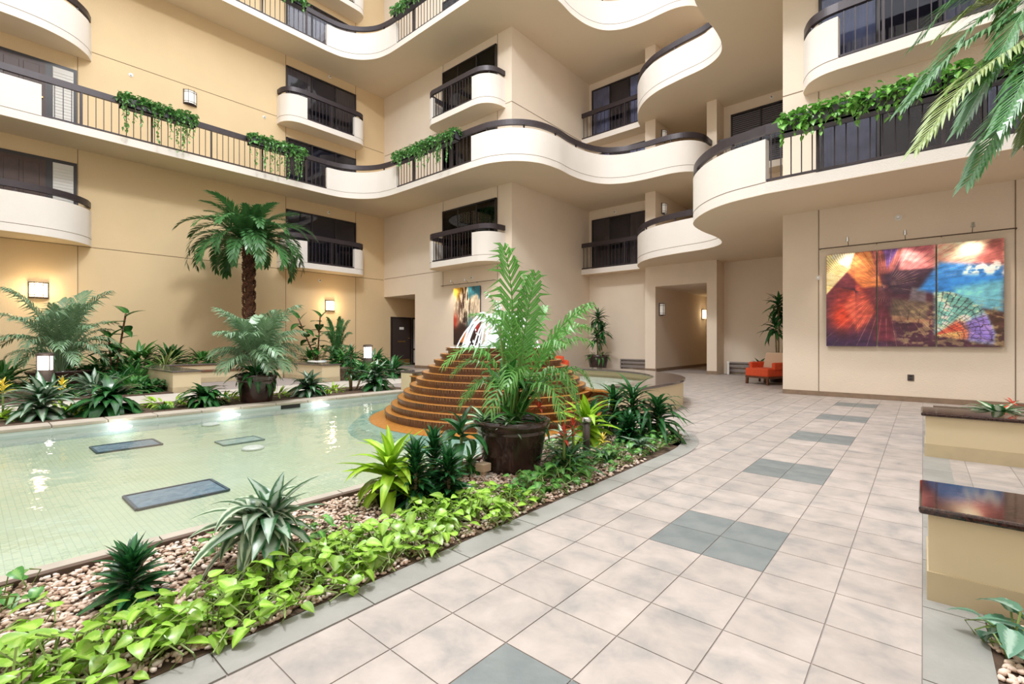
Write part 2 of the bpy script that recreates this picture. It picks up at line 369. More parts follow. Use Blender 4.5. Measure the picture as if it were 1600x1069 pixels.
for k, zt in ((2, 6.46), (3, 9.3), (4, 12.13), (5, 15.0)):
    window('dark three pane sliding window on block behind fountain, %s storey' % fl[k], 'Y', YB, -14.86, -11.88, F[k]+SL+.05, zt, -1, (.31, .66), CURT_REFL if k > 2 else CURT2)
for k, zt in ((2, 6.47), (3, 9.3), (4, 12.16)):
    window('dark sliding window above the tall cane plant, %s storey' % fl[k], 'Y', YD, -11.0, -8.3, F[k]+SL+.05, zt, -1, (.33, .66), CURT_REFL if k > 2 else CURT2)
for k, zt in ((2, 6.4), (3, 9.27)):
    window('dark window with white louvred blinds in the recess, %s storey' % fl[k], 'Y', 18.06, -5.2, -2.5, F[k]+SL+.05, zt, -1, (.36, .7), SHUT)
window('wide dark window behind long planter boxes above the three panel painting', 'Y', YR, -1.7, 3.4, F[2]+SL+.05, 6.16, -1, (.2, .5, .75), CURT_REFL)
window('tall dark window with pale blue curtains on upper right balcony', 'Y', YR, -1.7, 2.2, 6.85, 9.0, -1, (.26, .5, .75), CURT_REFL)

# ------------------------------------------------------------------ doors
def panel_door(n, label, z0, zt):
    r = thing('door_%d' % n, label, 'door', kind='structure')
    MB().box(XA, XA+.06, -.5, 2.22, z0, zt).build('frame', FRAME, r)
    d = MB().box(XA+.06, XA+.085, -.4, 1.55, z0, zt-.1).build('door_leaf', DOORM, r)
    for (y0, y1) in ((-.25, .12), (.28, .62), (.72, 1.02), (1.1, 1.42)):
        for (a, b) in ((.12, .95), (1.05, 2.0)):
            MB().box(XA+.085, XA+.1, y0, y1, z0+a, min(z0+b, zt-.2)).build('panel', DOORM, d, bevel=.008)
    MB().tube([(XA+.085, 1.47, z0+1.0), (XA+.14, 1.47, z0+1.0)], .025).build('knob', BRASS, d)
    sl = MB().box(XA+.06, XA+.075, 1.7, 2.14, z0+.1, zt-.1).build('sidelight', SHUT, r)
    for k in range(22):
        zz = z0+.14+k*.09
        if zz < zt-.2: MB().box(XA+.075, XA+.085, 1.71, 2.13, zz, zz+.07).build('slat', SHUT, sl)
panel_door(1, 'brown panelled entrance door with louvred sidelight, lower left balcony', F[2]+SL, 6.45)
panel_door(2, 'brown panelled entrance door with louvred sidelight, behind left railing', F[3]+SL, 9.22)
r = thing('door_3', 'charcoal office door with brass plate at passage beyond the fountain', 'door', kind='structure')
MB().box(XA, XA+.05, 13.25, 14.45, 0, 2.32).build('frame', FRAME, r)
d = MB().box(XA+.05, XA+.08, 13.32, 14.32, .02, 2.24).build('door_leaf', DOORG, r)
MB().box(XA+.08, XA+.086, 13.34, 14.3, .03, .3).build('kick_plate', BRASS, d)
MB().box(XA+.08, XA+.086, 13.6, 14.05, 1.12, 1.18).build('mail_slot', BRASS, d)
MB().box(XA+.08, XA+.086, 13.7, 13.95, 1.72, 1.84).build('number_plate', WHITE, d)
MB().tube([(XA+.08, 14.24, 1.3), (XA+.14, 14.24, 1.3)], .03).build('knob', BRASS, d)
r = thing('door_4', 'bright glazed door beside the charcoal office door', 'door', kind='structure')
MB().box(XA, XA+.05, 14.5, 15.6, 0, 2.32).build('frame', FRAME, r)
MB().box(XA+.05, XA+.07, 14.56, 15.5, .8, 2.24).build('pane', SHUT, r)
MB().box(XA+.05, XA+.07, 14.56, 15.5, .1, .72).build('pane', SHUT, r)

# ------------------------------------------------------------------ walkways and balconies
BAL = MB().box(-.009, .009, -.009, .009, 0, .86).mesh('baluster', RAIL)
PST = MB().box(-.022, .022, -.03, .03, 0, .95).mesh('post', RAIL)
def plen(P): return sum(math.dist(P[i], P[i+1]) for i in range(len(P)-1))
def walk_along(P, step, start=None):
    out = []; L = plen(P); n = max(1, round(L/step)); pos = [(i+.5)*L/n for i in range(n)]
    acc = 0; j = 0
    for i in range(len(P)-1):
        d = math.dist(P[i], P[i+1])
        while j < n and pos[j] <= acc+d:
            t = (pos[j]-acc)/d; out.append((P[i][0]+(P[i+1][0]-P[i][0])*t, P[i][1]+(P[i+1][1]-P[i][1])*t, math.atan2(P[i+1][1]-P[i][1], P[i+1][0]-P[i][0]))); j += 1
        acc += d
    return out
def gallery(name, label, cat, segs, inner, z, side, group=None, step=.17):
    """slab with a solid parapet on 'P' stretches and an open railing on 'R' stretches, a dark handrail over both"""
    r = thing(name, label, cat, group=group)
    full = []; S = []
    for kind, pts in segs:
        P = catmull(pts, 7) if len(pts) > 2 else [tuple(p) for p in pts]
        S.append((kind, P)); full += P if not full else P[1:]
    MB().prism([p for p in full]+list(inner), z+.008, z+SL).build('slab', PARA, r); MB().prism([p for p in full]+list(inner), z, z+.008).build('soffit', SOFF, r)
    for kind, P in S:
        hr = MB().sweep(P, .01, .10, z+1.17, z+1.345, side).build('handrail', RAIL, r, smooth=False)
        if kind == 'P':
            pp = MB().sweep(P, 0, .14, z+SL-.002, z+1.06, side).build('parapet', PARA, r)
            MB().sweep(P, -.003, .01, z+SL, z+SL+.012, side).build('reveal_line', JOINT, pp)
            for x, y, a in walk_along(offset(P, .055*side), 1.3):
                MB().box(x-.02, x+.02, y-.02, y+.02, z+1.05, z+1.18).build('bracket', RAIL, r)
        else:
            MB().sweep(P, .03, .07, z+SL+.03, z+SL+.07, side).build('bottom_rail', RAIL, r)
            Q = offset(P, .05*side)
            for x, y, a in walk_along(Q, step): link('baluster', BAL, r, Matrix.Translation((x, y, z+SL+.07)))
            for x, y, a in walk_along(Q, 1.7): link('post', PST, r, Matrix.Translation((x, y, z+SL)) @ Matrix.Rotation(a, 4, 'Z'))
    return r
oddA = [('P', [(-17.6, -3), (-17.6, 1.36)]), ('R', [(-17.6, 1.36), (-17.6, 9.3)]),
        ('P', [(-17.6, 9.3), (-17.5, 9.9), (-17.15, 10.45), (-16.6, 10.83), (-16.0, 10.97), (-15.45, 11.0)]),
        ('R', [(-15.45, 11.0), (-11.3, 11.0)]),
        ('P', [(-11.3, 11.0), (-10.55, 11.08), (-9.85, 11.42), (-9.35, 12.05), (-9.17, 12.9), (-9.2, 13.8), (-9.1, 14.6), (-8.8, 15.25), (-8.25, 15.65), (-7.5, 15.8), (-6.5, 15.82), (-5.95, 16.05), (-5.65, 16.55), (-5.6, 17.27)])]
innA = [(-5.8, 17.27), (-7.71, 17.27), (-8.13, 17.27), (-8.13, YD), (XC, YD), (XC, YB), (XA, YB), (XA, -3)]
for k in (3, 5):
    gallery('curved_walkway', {3: 'serpentine cream walkway with two green planter groups on the left, third storey', 5: 'uppermost serpentine cream walkway cut by the top of the picture'}[k], 'walkway', oddA, innA, F[k], 1)
evenA = [('R', [(XC, 17.5), (-8.45, 17.5)]),
         ('P', [(-8.45, 17.5), (-8.3, 17.0), (-8.0, 16.4), (-7.5, 15.82), (-6.85, 15.42), (-6.0, 15.2), (-5.1, 15.03), (-4.55, 14.65), (-4.33, 14.1), (-4.28, 13.4), (-4.33, 12.5), (-4.22, 11.6), (-3.75, 10.85), (-3.1, 10.35), (-2.3, 10.14)]),
         ('R', [(-2.3, 10.14), (1.1, 10.14)]), ('P', [(1.1, 10.14), (7, 10.14)])]
innB = [(7, YR), (-2.4, YR), (-2.4, 18.06), (-5.46, 18.06), (-5.46, 17.27), (-8.13, 17.27), (-8.13, YD), (XC, YD)]
for k in (2, 4):
    gallery('curved_walkway', {2: 'cream walkway with long planter boxes above the three panel painting', 4: 'cream walkway high on the right above the corridor, fourth storey'}[k], 'walkway', evenA, innB, F[k], 1)
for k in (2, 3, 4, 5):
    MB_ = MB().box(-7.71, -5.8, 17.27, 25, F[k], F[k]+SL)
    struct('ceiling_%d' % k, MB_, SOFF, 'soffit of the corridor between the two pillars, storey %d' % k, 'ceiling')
gallery('ceiling_walkway', 'roof slab edge far above the left wall', 'walkway', [('P', [(-17.6, -3), (-17.6, 3)])], [(XA, 3), (XA, -3)], 17.4, 1) if False else None
# small balconies
for k in (2, 4, 6):
    e = [('P', [(XA, 8.02), (-18.75, 8.04), (-18.45, 8.2), (-18.3, 8.5), (-18.27, 8.85)]), ('R', [(-18.27, 8.85), (-18.27, 10.9)]), ('P', [(-18.27, 10.9), (-18.3, 11.2), (-18.45, 11.42), (-18.75, 11.52), (XA, 11.53)])]
    gallery('small_balcony', {2: 'small cream balcony above the second wall sconce on left wall', 4: 'small cream balcony on left wall above the hanging planter boxes', 6: 'small balcony on left wall cut by the top edge'}[k], 'balcony', e, [], F[k], 1, 'small balconies', .15)
for k in (2, 4):
    e = [('P', [(-14.98, YB), (-14.97, 12.6), (-14.9, 12.25), (-14.75, 12.08), (-14.55, 12.0)]), ('R', [(-14.55, 12.0), (-12.3, 12.0)]), ('P', [(-12.3, 12.0), (-11.95, 12.05), (-11.65, 12.25), (-11.5, 12.55), (-11.47, YB)])]
    gallery('small_balcony', {2: 'small cream balcony above the narrow painting behind the fountain', 4: 'small cream balcony high on the block behind the fountain'}[k], 'balcony', e, [], F[k] + (.0), 1, 'small balconies', .15)
gallery('small_balcony', 'straight railed balcony in the recess before louvred blinds', 'balcony', [('R', [(-5.46, 17.4), (-2.4, 17.4)])], [(-2.4, 18.06), (-5.46, 18.06)], F[3], 1, 'small balconies')
e = [('P', [(-1.98, YR), (-1.96, 11.95), (-1.8, 11.62), (-1.55, 11.45), (-1.28, 11.4)]), ('R', [(-1.28, 11.4), (3, 11.4)])]
gallery('small_balcony', 'balcony with rounded end high on the right behind palm fronds', 'balcony', e, [(3, YR)], 6.6, 1, 'small balconies', .19)
for k in (2, 4):
    e = [('P', [(-17.9, -4), (-17.9, -2), (-17.9, -.5), (-17.9, .4), (-17.92, 1.0), (-18.03, 1.55), (-18.3, 2.05), (-18.7, 2.4), (XA, 2.55)])]
    gallery('small_balcony', {2: 'cream balcony with rounded end below the left railing', 4: 'cream balcony with rounded end at the top left corner'}[k], 'balcony', e, [(XA, -4)], F[k], 1, 'small balconies')

# ------------------------------------------------------------------ floor tiles and kerbs
TX, TY = .313, .325
TM = MB().box(-TX/2+.003, TX/2-.003, -TY/2+.0025, TY/2-.0025, -.012, -.004+.004, False).mesh('tile', TILE)
TD = MB().box(-TX/2+.003, TX/2-.003, -TY/2+.0025, TY/2-.0025, -.012, -.004+.004, False).mesh('tile', DARKT)
kerb_curve = catmull([(-1.885, -3), (-1.885, 1), (-1.885, 4.4), (-1.9, 5.2), (-2.02, 5.75), (-2.3, 6.2), (-2.75, 6.5), (-3.3, 6.62), (-3.75, 6.62)], 8)
def inside_bed(x, y):
    if y < 4.5: return x < -1.885
    if y > 6.62 or x < -3.8: return False
    for (a, b) in zip(kerb_curve[:-1], kerb_curve[1:]):
        if min(a[1], b[1]) <= y <= max(a[1], b[1]) and a[1] != b[1]:
            return x < a[0]+(b[0]-a[0])*(y-a[1])/(b[1]-a[1])
    return False
cells = []
for j in range(-9, 50):
    y = 2.71+(j+.5)*TY
    for i in range(-30, 20):
        x = (i+.5)*TX
        if y < -.2 or y > 18: continue
        if x < -1.88 and y < 6.6 and (x < -4 or inside_bed(x+.1, y)): continue
        if x < -3.4 and y < 7: continue
        if -9.6 < x < -3.2 and (x+6.3)**2+(y-7.4)**2 < 3.2**2: continue
        if x < -2.4-.1 and y > 17.2 : continue
        if x > -2.35 and y > YR: continue
        if x > 0 and (x > 4 or y < 3.4): continue
        dark = (-4 <= i < -2) and ((j % 6) in (0, 1))
        if i < -8: dark = (i % 8 in (4, 5)) and (j % 6 in (2, 3)) and False
        d = -x*.6542+y*.7563; l = x*.7563+y*.6542
        vis = d > .3 and abs(l/d) < 1.12 and 1.2/d < .76
        cells.append((not vis, d, x, y, dark))
cells.sort()
rest = MB(); restd = MB()
for n, (nv, d, x, y, dark) in enumerate(cells):
    if n < 300: link('tile', TD if dark else TM, floor, Matrix.Translation((x, y, 0)))
    else: (restd if dark else rest).box(x-TX/2+.003, x+TX/2-.003, y-TY/2+.003, y+TY/2-.003, -.012, 0, False)
o = rest.build('tile_field', TILE, floor); o['kind'] = 'stuff'; o = restd.build('tile_field', DARKT, floor); o['kind'] = 'stuff'
# grey kerb along the planting bed, in stones
def kerb(name, label, path, wd, step, z=.003):
    r = thing(name, label, 'kerb'); L = plen(path); n = max(1, round(L/step)); Q = catmull(path, 1) if False else path
    acc = [0]
    for a, b2 in zip(path[:-1], path[1:]): acc.append(acc[-1]+math.dist(a, b2))
    for k in range(n):
        s0, s1 = L*k/n+.003, L*(k+1)/n-.003; pts = []
        for t in np.linspace(s0, s1, 5):
            i = min(max(0, int(np.searchsorted(acc, t))-1), len(path)-2); u = (t-acc[i])/(acc[i+1]-acc[i])
            pts.append((path[i][0]+(path[i+1][0]-path[i][0])*u, path[i][1]+(path[i+1][1]-path[i][1])*u))
        MB().sweep(pts, 0, wd, -.012, z, 1).build('kerb_stone', KERB, r)
    return r
kerb('slate_kerb', 'grey slate kerb curving around the near planting bed', kerb_curve, .18, .62)
kerb('slate_kerb', 'grey slate strip running under the right hand benches', [(.0, .4), (0, 9.5)][::-1], .2, .62)

# ------------------------------------------------------------------ pool
b = MB(); b.box(-9.1, -3.41, -4, 6.7, -.45, -.2)
pool = thing('pool', 'shallow rectangular pool with pale green mosaic floor', 'pool')
b.build('pool_floor', POOLM, pool)
b = MB(); b.box(-9.2, -9.1, -4, 6.7, -.4, -.012); b.build('pool_side', POOLB, pool)
b = MB(); b.box(-3.45, -3.41, -4, 6.7, -.4, -.06); b.box(-9.1, -3.41, -4.05, -4, -.4, -.02); b.box(-9.1, -3.41, 6.7, 6.75, -.4, .0); b.build('pool_side', COPE, pool)
for k in range(18):
    MB().box(-9.42, -9.07, -4+k*.6+.004, -4+(k+1)*.6-.004, -.015, .035).build('coping_stone', COPE, pool, bevel=.01)
    MB().box(-3.62, -3.36, -4+k*.6+.004, -4+(k+1)*.6-.004, -.056, -.024).build('coping_stone', COPE, pool)
MB().box(-3.375, -3.33, -4, 6.6, -.06, .03).build('edging_strip', mat('brown_edging', (92, 74, 62), .7), pool)
b = MB(); b.quad((-9.1, -4, -.06), (-3.41, -4, -.06), (-3.41, 6.7, -.06), (-9.1, 6.7, -.06)); link('water', b.mesh('water', WATER), pool)
for y in (1.52, 3.0, 4.62, -.4):
    MB().lathe([(.14, 0), (.14, .02), (.10, .03)], 20, (-8.95, y, -.09)).build('pool_lamp', POOLL, pool, smooth=True)
def grate(label, c, sx, sy, a, faint=False):
    r = thing('pool_grate', label, 'grate', (c[0], c[1], -.198), a)
    MB().box(-sx/2, sx/2, -sy/2, sy/2, 0, .012).build('plate', mat('faint_grate', (150, 168, 168), .6, col2=(176, 190, 178), vscale=9) if faint else GRATE, r); m = MB()
    for q in (-1, 1): m.box(-sx/2, sx/2, q*sy/2-.012, q*sy/2+.012, 0, .02); m.box(q*sx/2-.012, q*sx/2+.012, -sy/2, sy/2, 0, .02)
    m.build('rim', mat('faint_grate_rim', (150, 166, 164), .6) if faint else mat('grate_rim', (70, 84, 104), .6), r)
def atz(x, y, z):
    d = 742.2*(1.2-z)/(y-532); l = (x-800)/742.2; return ((l*.7563-.6542)*d, (l*.6542+.7563)*d)
grate('blue grey slate drain plate in the middle of the pool', atz(277, 773, -.2), .5, .68, 0)
grate('blue grey slate drain plate nearer the far pool edge', atz(198, 698, -.2), .5, .66, 0)
grate('faint slate drain plate under water beyond the white disc', atz(375, 690, -.2), .35, .5, 0, True)
for lab, p in (('white round inlet disc on the pool floor, nearer', (395, 701)), ('white round inlet cap by the far pool edge', (329, 664))):
    q = atz(p[0], p[1], -.19); o = MB().lathe([(.13, 0), (.13, .02), (.1, .035)], 20, (0, 0, 0)).build('pool_inlet', WHITE, smooth=True); o.location = (q[0], q[1], -.198); tag(o, lab, 'inlet')
r = thing('pool_skimmer', 'dark skimmer slot in the far pool side', 'skimmer', (-9.1, 4.08, -.09)); MB().box(0, .012, -.18, .18, 0, .07).build('slot', POTB, r); MB().box(.0, .016, -.2, .2, .07, .085).build('lip', COPE, r)

# ------------------------------------------------------------------ fountain
FX, FY = -5.55, 6.05
ft = thing('step_fountain', 'round stepped mosaic fountain with white water jets on top', 'fountain', (FX, FY, 0))
MB().lathe([(2.46, -.205), (2.34, -.085), (2.14, -.062), (2.14, -.2)], 72, caps=False).build('mosaic_border', TEAL, ft)
MB().lathe([(2.14, -.2), (2.14, -.061), (1.86, -.028), (1.86, -.2)], 72, caps=False).build('sloped_base', STEPT, ft)
NS = 11; z = -.02
for k in range(NS):
    R = 1.87-k*.0997; z0 = -.02+k*.1; z1 = z0+.1
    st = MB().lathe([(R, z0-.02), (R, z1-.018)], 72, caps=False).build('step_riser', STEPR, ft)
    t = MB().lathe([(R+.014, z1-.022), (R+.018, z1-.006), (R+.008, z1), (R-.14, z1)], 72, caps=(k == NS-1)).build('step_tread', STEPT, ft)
    # scalloped wet lip: little edge tiles along each tread
    e = MB(); n = int(2*PI*R/.05)
    for q in range(n):
        a = 2*PI*q/n; da = 2*PI/n*.42; r0, r1 = R+.004, R+.024
        if math.sin(a-math.atan2(-FY, -FX)+PI/2) < -.3: continue
        n0 = len(e.v)
        for zz in (z1-.05, z1-.003):
            for (rr, aa) in ((r0, a-da), (r1, a-da), (r1, a+da), (r0, a+da)): e.v.append((rr*math.cos(aa), rr*math.sin(aa), zz))
        e.f += [tuple(n0+i for i in f) for f in [(4,5,6,7),(0,1,5,4),(1,2,6,5),(2,3,7,6)]]
    o = e.build('edge_tile_row', STEPR, t); o['kind'] = 'stuff'
# jets: a tall centre plume and a crown of thin falling streams
def stream(az, top, reach, r0, z0=1.08, n=12):
    P = []
    for t in np.linspace(0, 1, n):
        rr = .05+reach*t; P.append((rr*math.cos(az), rr*math.sin(az), z0+top*(1-(2*t-.75)**2/1.5625)))
    return MB().tube(P, [r0*(1+.5*t) for t in np.linspace(0, 1, n)], 5)
for k in range(34):
    stream(k*2.399, random.uniform(.45, .62), random.uniform(.5, .72), random.uniform(.007, .012)).build('water_jet', FOAM, ft, smooth=True)
for k in range(46):
    a = k*2.399; q = random.random()**.7; h_ = .84*(1-q*.75)*random.uniform(.85, 1.05); rr = .03+.16*q
    MB().tube([(rr*1.5*math.cos(a), rr*1.5*math.sin(a), 1.06), (rr*1.1*math.cos(a+.2), rr*1.1*math.sin(a+.2), 1.06+h_*.5), (rr*.6*math.cos(a+.3), rr*.6*math.sin(a+.3), 1.06+h_)], [.05, .034, .008], 6).build('plume_strand', FOAM, ft, smooth=True)
dr = MB()
for k in range(260):
    a = random.uniform(0, 2*PI); rr = random.uniform(.05, .55); zz = 1.09+random.random()**2*.75*(1-rr*.8); s_ = random.uniform(.006, .016)
    dr.lathe([(0.001, -s_*1.6), (s_, 0), (.001, s_*1.8)], 5, (rr*math.cos(a), rr*math.sin(a), zz), caps=False)
o = dr.build('spray_drops', FOAM, ft); o['kind'] = 'stuff'
MB().lathe([(.86, 1.07), (.82, 1.085), (.0, 1.095)], 40, caps=False).build('top_water', FOAM, ft, smooth=True)
# raised basin behind
def arc(cx, cy, r, a0, a1, n=28): return [(cx+r*math.cos(a0+(a1-a0)*i/n), cy+r*math.sin(a0+(a1-a0)*i/n)) for i in range(n+1)]
BASF = mosaic('basin_mosaic', ((236, 238, 222), (226, 230, 214), (206, 212, 196), (236, 240, 232)), 12)
bs = thing('raised_basin', 'raised round basin with dark granite rim behind the fountain', 'basin')
path = [(-3.25, 6.72)]+arc(-6.25, 7.9, 3.0, 0, PI)+[(-9.25, 6.72)]
MB().sweep(path, 0, .42, -.02, .44, 1).build('rim_wall', BENCHP, bs)
MB().sweep(path, -.04, .55, .44, .485, 1).build('granite_rim', GRANG, bs, bevel=.008)
b = MB(); b.quad((-9.2, 6.8, .34), (-3.3, 6.8, .34), (-3.3, 10.9, .34), (-9.2, 10.9, .34))
b = MB(); b.prism([(-3.7, 6.8)]+arc(-6.25, 7.9, 2.6, 0, PI)+[(-8.8, 6.8)], .26, .28); b.build('basin_floor', BASF, bs)
b = MB(); poly = [(-3.7, 6.8)]+arc(-6.25, 7.9, 2.6, 0, PI)+[(-8.8, 6.8)]; b.v = [(x, y, .335) for x, y in poly]; b.f = [tuple(range(len(poly)))]; link('water', b.mesh('water', WATER), bs)
MB().box(-8.85, -3.68, 6.7, 6.84, -.35, .37).build('weir_wall', STEPR, bs)
MB().box(-8.85, -3.68, 6.66, 6.88, .37, .395).build('weir_cap', STEPT, bs)

# ------------------------------------------------------------------ benches / planters with granite
def bench(label, x0, x1, y0, y1, h=.40, ov=.035, gm=GRAN, plinth=True, name='granite_bench', cat='bench'):
    r = thing(name, label, cat, ((x0+x1)/2, (y0+y1)/2, 0)); cx, cy = (x0+x1)/2, (y0+y1)/2
    MB().box(x0-cx, x1-cx, y0-cy, y1-cy, .13, h).build('body', BENCHP, r)
    if plinth: MB().box(x0-cx-.006, x1-cx+.006, y0-cy-.006, y1-cy+.006, 0.0, .135).build('plinth', mat('bench_plinth', (192, 175, 142), .7, var=.12, vscale=6), r)
    MB().box(x0-cx-ov, x1-cx+ov, y0-cy-ov, y1-cy+ov, h, h+.035).build('granite_top', gm, r, bevel=.012)
    return r
bench('cream bench with polished dark granite top nearest the viewer', .02, 3.2, 2.92, 3.42)
bench('cream granite topped bench farther back on the right before the painting wall', .02, 3.2, 6.52, 7.05, .42)
bench('cream planter wall on right linking the two benches', 3.28, 3.75, 3.0, 6.95, name='planter_wall', cat='planter')
bench('granite topped seat wall arm left of the date palm', -16.2, -12.8, 3.1, 3.65, .47, gm=GRANG, name='seat_wall', cat='seat wall')
bench('long granite topped seat wall behind the date palm pot', -16.6, -16.1, 3.65, 6.75, .47, gm=GRANG, name='seat_wall', cat='seat wall')
bench('granite topped seat wall arm below the second wall sconce', -16.2, -13.05, 6.75, 7.3, .47, gm=GRANG, name='seat_wall', cat='seat wall')
bench('brown timber seat inside the left seat wall nook', -16.1, -15.5, 3.7, 6.7, .3, gm=WOODL, name='seat_wall', cat='seat')
# left beds: soil, path
b = MB(); b.box(-11.0, -9.4, -4, 7.2, -.012, .02); tag(b.build('planting_soil', SOIL), 'brown soil bed along the far pool edge', 'soil', kind='structure')
b = MB(); b.box(-12.75, -11.0, -4, 12.5, -.012, .008); tag(b.build('garden_path', PATHM), 'pale concrete path behind the far pool bed', 'path', kind='structure')
b = MB(); b.box(XA, -12.75, -4, 3.1, -.012, .03); b.box(XA, -16.6, 3.1, 7.3, -.01, .4); b.box(XA, -13.1, 7.3, 9.2, -.01, .35); tag(b.build('planting_soil', SOIL), 'soil of the beds against the golden left wall', 'soil', kind='structure')
b = MB(); b.prism([(-3.33, -4), (-3.33, 6.5)]+offset(kerb_curve, .19)[::-1], -.012, .0); tag(b.build('planting_soil', SOIL), 'soil under the pebbles of the near planting bed', 'soil', kind='structure')
b = MB(); b.box(.2, 3.2, 0, 2.92, -.012, .0); tag(b.build('planting_soil', SOIL), 'soil of the planting bed by the right hand benches', 'soil', kind='structure')

# ------------------------------------------------------------------ pebbles
PEB = []
ico = bmesh.new(); bmesh.ops.create_icosphere(ico, subdivisions=1, radius=1); IV = np.array([v.co[:] for v in ico.verts]); IF = [tuple(v.index for v in f.verts) for f in ico.faces]; ico.free()
pebm = [mat('pebble_%d' % i, c, .7, rnd=.12, var=.1, vscale=30) for i, c in enumerate(((220, 196, 178), (204, 176, 156), (232, 216, 204), (184, 152, 130)))]
for i in range(4):
    v = IV*np.array([1, .72, .5])*(1+.18*RNG.standard_normal((len(IV), 1))); m = MB(); m.v = [tuple(p) for p in v]; m.f = IF; PEB.append((m.mesh('pebble', pebm[i], True), v))
gb = thing('pebble_bed', 'pinkish river pebbles covering the near planting bed', 'pebbles')
pts = []
for k in range(17000):
    y = -0.6+6.9*random.random()**1.5; x = random.uniform(-3.32, -2.08)
    if not inside_bed(x+.2, y): continue
    if y > 4.5 and x > -2.2: continue
    pts.append((-x*.6542+y*.7563, x, y))
pts = [p for p in pts if p[0] > 1.5 and abs((p[1]*.7563+p[2]*.6542)/p[0]) < 1.12]
pts.sort()
front = [p for p in pts if p[1] < -2.5 and p[2] > .2]; chosen = set(id(p) for p in front[:300])
merge = {i: MB() for i in range(4)}
for p in pts:
    i = random.randrange(4); s_ = random.uniform(.010, .023); M = Matrix.Translation((p[1], p[2], s_*.3+random.random()*.012)) @ Matrix.Rotation(random.random()*6.28, 4, 'Z') @ Matrix.Rotation(random.uniform(-.4, .4), 4, 'X') @ Matrix.Diagonal((s_, s_, s_, 1))
    if id(p) in chosen: link('pebble', PEB[i][0], gb, M)
    else:
        A = np.array(M); v = PEB[i][1] @ A[:3, :3].T+A[:3, 3]; n = len(merge[i].v); merge[i].v += [tuple(q) for q in v]; merge[i].f += [tuple(n+a for a in f) for f in IF]
for i in range(4):
    o = link('pebbles_rest', merge[i].mesh('pebbles_rest', pebm[i], True), gb); o['kind'] = 'stuff'
gb2 = thing('pebble_bed', 'pebbles in the corner bed before the nearest bench', 'pebbles')
mrg = MB()
for k in range(1500):
    x = random.uniform(.21, 1.1); y = random.uniform(1.7, 2.88); s_ = random.uniform(.012, .026); i = random.randrange(4)
    M = Matrix.Translation((x, y, s_*.35+random.random()*.01)) @ Matrix.Rotation(random.random()*6.28, 4, 'Z') @ Matrix.Diagonal((s_, s_, s_, 1))
    if k < 260: link('pebble', PEB[i][0], gb2, M)
    else:
        A = np.array(M); v = PEB[i][1] @ A[:3, :3].T+A[:3, 3]; n = len(mrg.v); mrg.v += [tuple(q) for q in v]; mrg.f += [tuple(n+a for a in f) for f in IF]
o = link('pebbles_rest', mrg.mesh('pebbles_rest', pebm[0], True), gb2); o['kind'] = 'stuff'

# ------------------------------------------------------------------ leaves
def blade(L, w, bend, fold=.18, n=6, shape='lance', base=.25):
    """leaf along +x in the xz plane, bending down by `bend` radians; verts, faces, uv"""
    m = MB(); m.uv = []; x = z = 0; ang = 0
    for i in range(n+1):
        t = i/n
        if shape == 'lance': ww = w*max(.02, (math.sin(PI*min(1, .12+t*.88)**.8)))**.9
        elif shape == 'strap': ww = w*(base+(1-base)*min(1, t*3))*max(.02, min(1, (1-t)*3.2))**.7
        else: ww = w*float(np.interp(t, [0, .12, .3, .5, .7, .88, 1], [.5, .92, 1.0, .9, .62, .28, .02]))       # heart
        c = (x, z); nx, nz = -math.sin(-ang), math.cos(ang)
        up = abs(ww)*fold
        m.v += [(c[0], -ww/2, c[1]+up), (c[0], 0, c[1]), (c[0], ww/2, c[1]+up)]; m.uv += [(0, t), (.5, t), (1, t)]
        ang -= bend/n; x += L/n*math.cos(ang); z += L/n*math.sin(ang)
    for i in range(n):
        a = 3*i; m.f += [(a, a+1, a+4, a+3), (a+1, a+2, a+5, a+4)]
    return m
class Leaf:
    """a family of leaf meshes sharing one material"""
    def __init__(s, name, m, mbs):
        s.mbs = mbs; s.me = [b.mesh(name, m, True) for b in mbs]; s.m = m
        s.np = [(np.array(b.v), b.f, b.uv) for b in mbs]
def fam(name, m, L, w, bends, **k): return Leaf(name, m, [blade(L, w, b, **k) for b in bends])
def lm(az, elev, roll=0, s=1, p=(0,0,0), sw=None):
    return Matrix.Translation(p) @ Matrix.Rotation(az, 4, 'Z') @ Matrix.Rotation(-elev, 4, 'Y') @ Matrix.Rotation(roll, 4, 'X') @ Matrix.Diagonal((s, sw or s, s, 1))
def put(parent, fm, Ms, single=True, name='leaf'):
    if single:
        for M in Ms: link(name, random.choice(fm.me), parent, M)
    else:
        m = MB(); m.uv = []
        for M in Ms:
            v, f, uv = random.choice(fm.np); A = np.array(M); n = len(m.v)
            m.v += [tuple(q) for q in v @ A[:3, :3].T+A[:3, 3]]; m.f += [tuple(n+i for i in q) for q in f]; m.uv += uv
        o = link('foliage', m.mesh('foliage', fm.m, True), parent); o['kind'] = 'stuff'
def rosette(n, L0, L1, e0, e1, z0=0, z1=0, c=(0,0), jit=.25, r0=.01):
    """n leaf placements in golden-angle spiral from outer/low to inner/high"""
    out = []; ph = random.random()*6
    for i in range(n):
        t = i/max(1, n-1); az = ph+i*2.39996+random.uniform(-jit, jit)
        out.append(lm(az, e0+(e1-e0)*t+random.uniform(-.15, .15), random.uniform(-.25, .25), (L0+(L1-L0)*t)*random.uniform(.85, 1.12), (c[0]+r0*math.cos(az), c[1]+r0*math.sin(az), z0+(z1-z0)*t)))
    return out
G_DARK = leafmat('leaf_dark', (40, 90, 46), (62, 118, 62), .25)
G_MID = leafmat('leaf_mid', (52, 112, 46), (84, 144, 68), .3)
G_DEEP = leafmat('leaf_deep', (32, 82, 44), (54, 112, 60), .24)
G_LIME = leafmat('leaf_lime', (142, 186, 42), (178, 212, 70), .32)
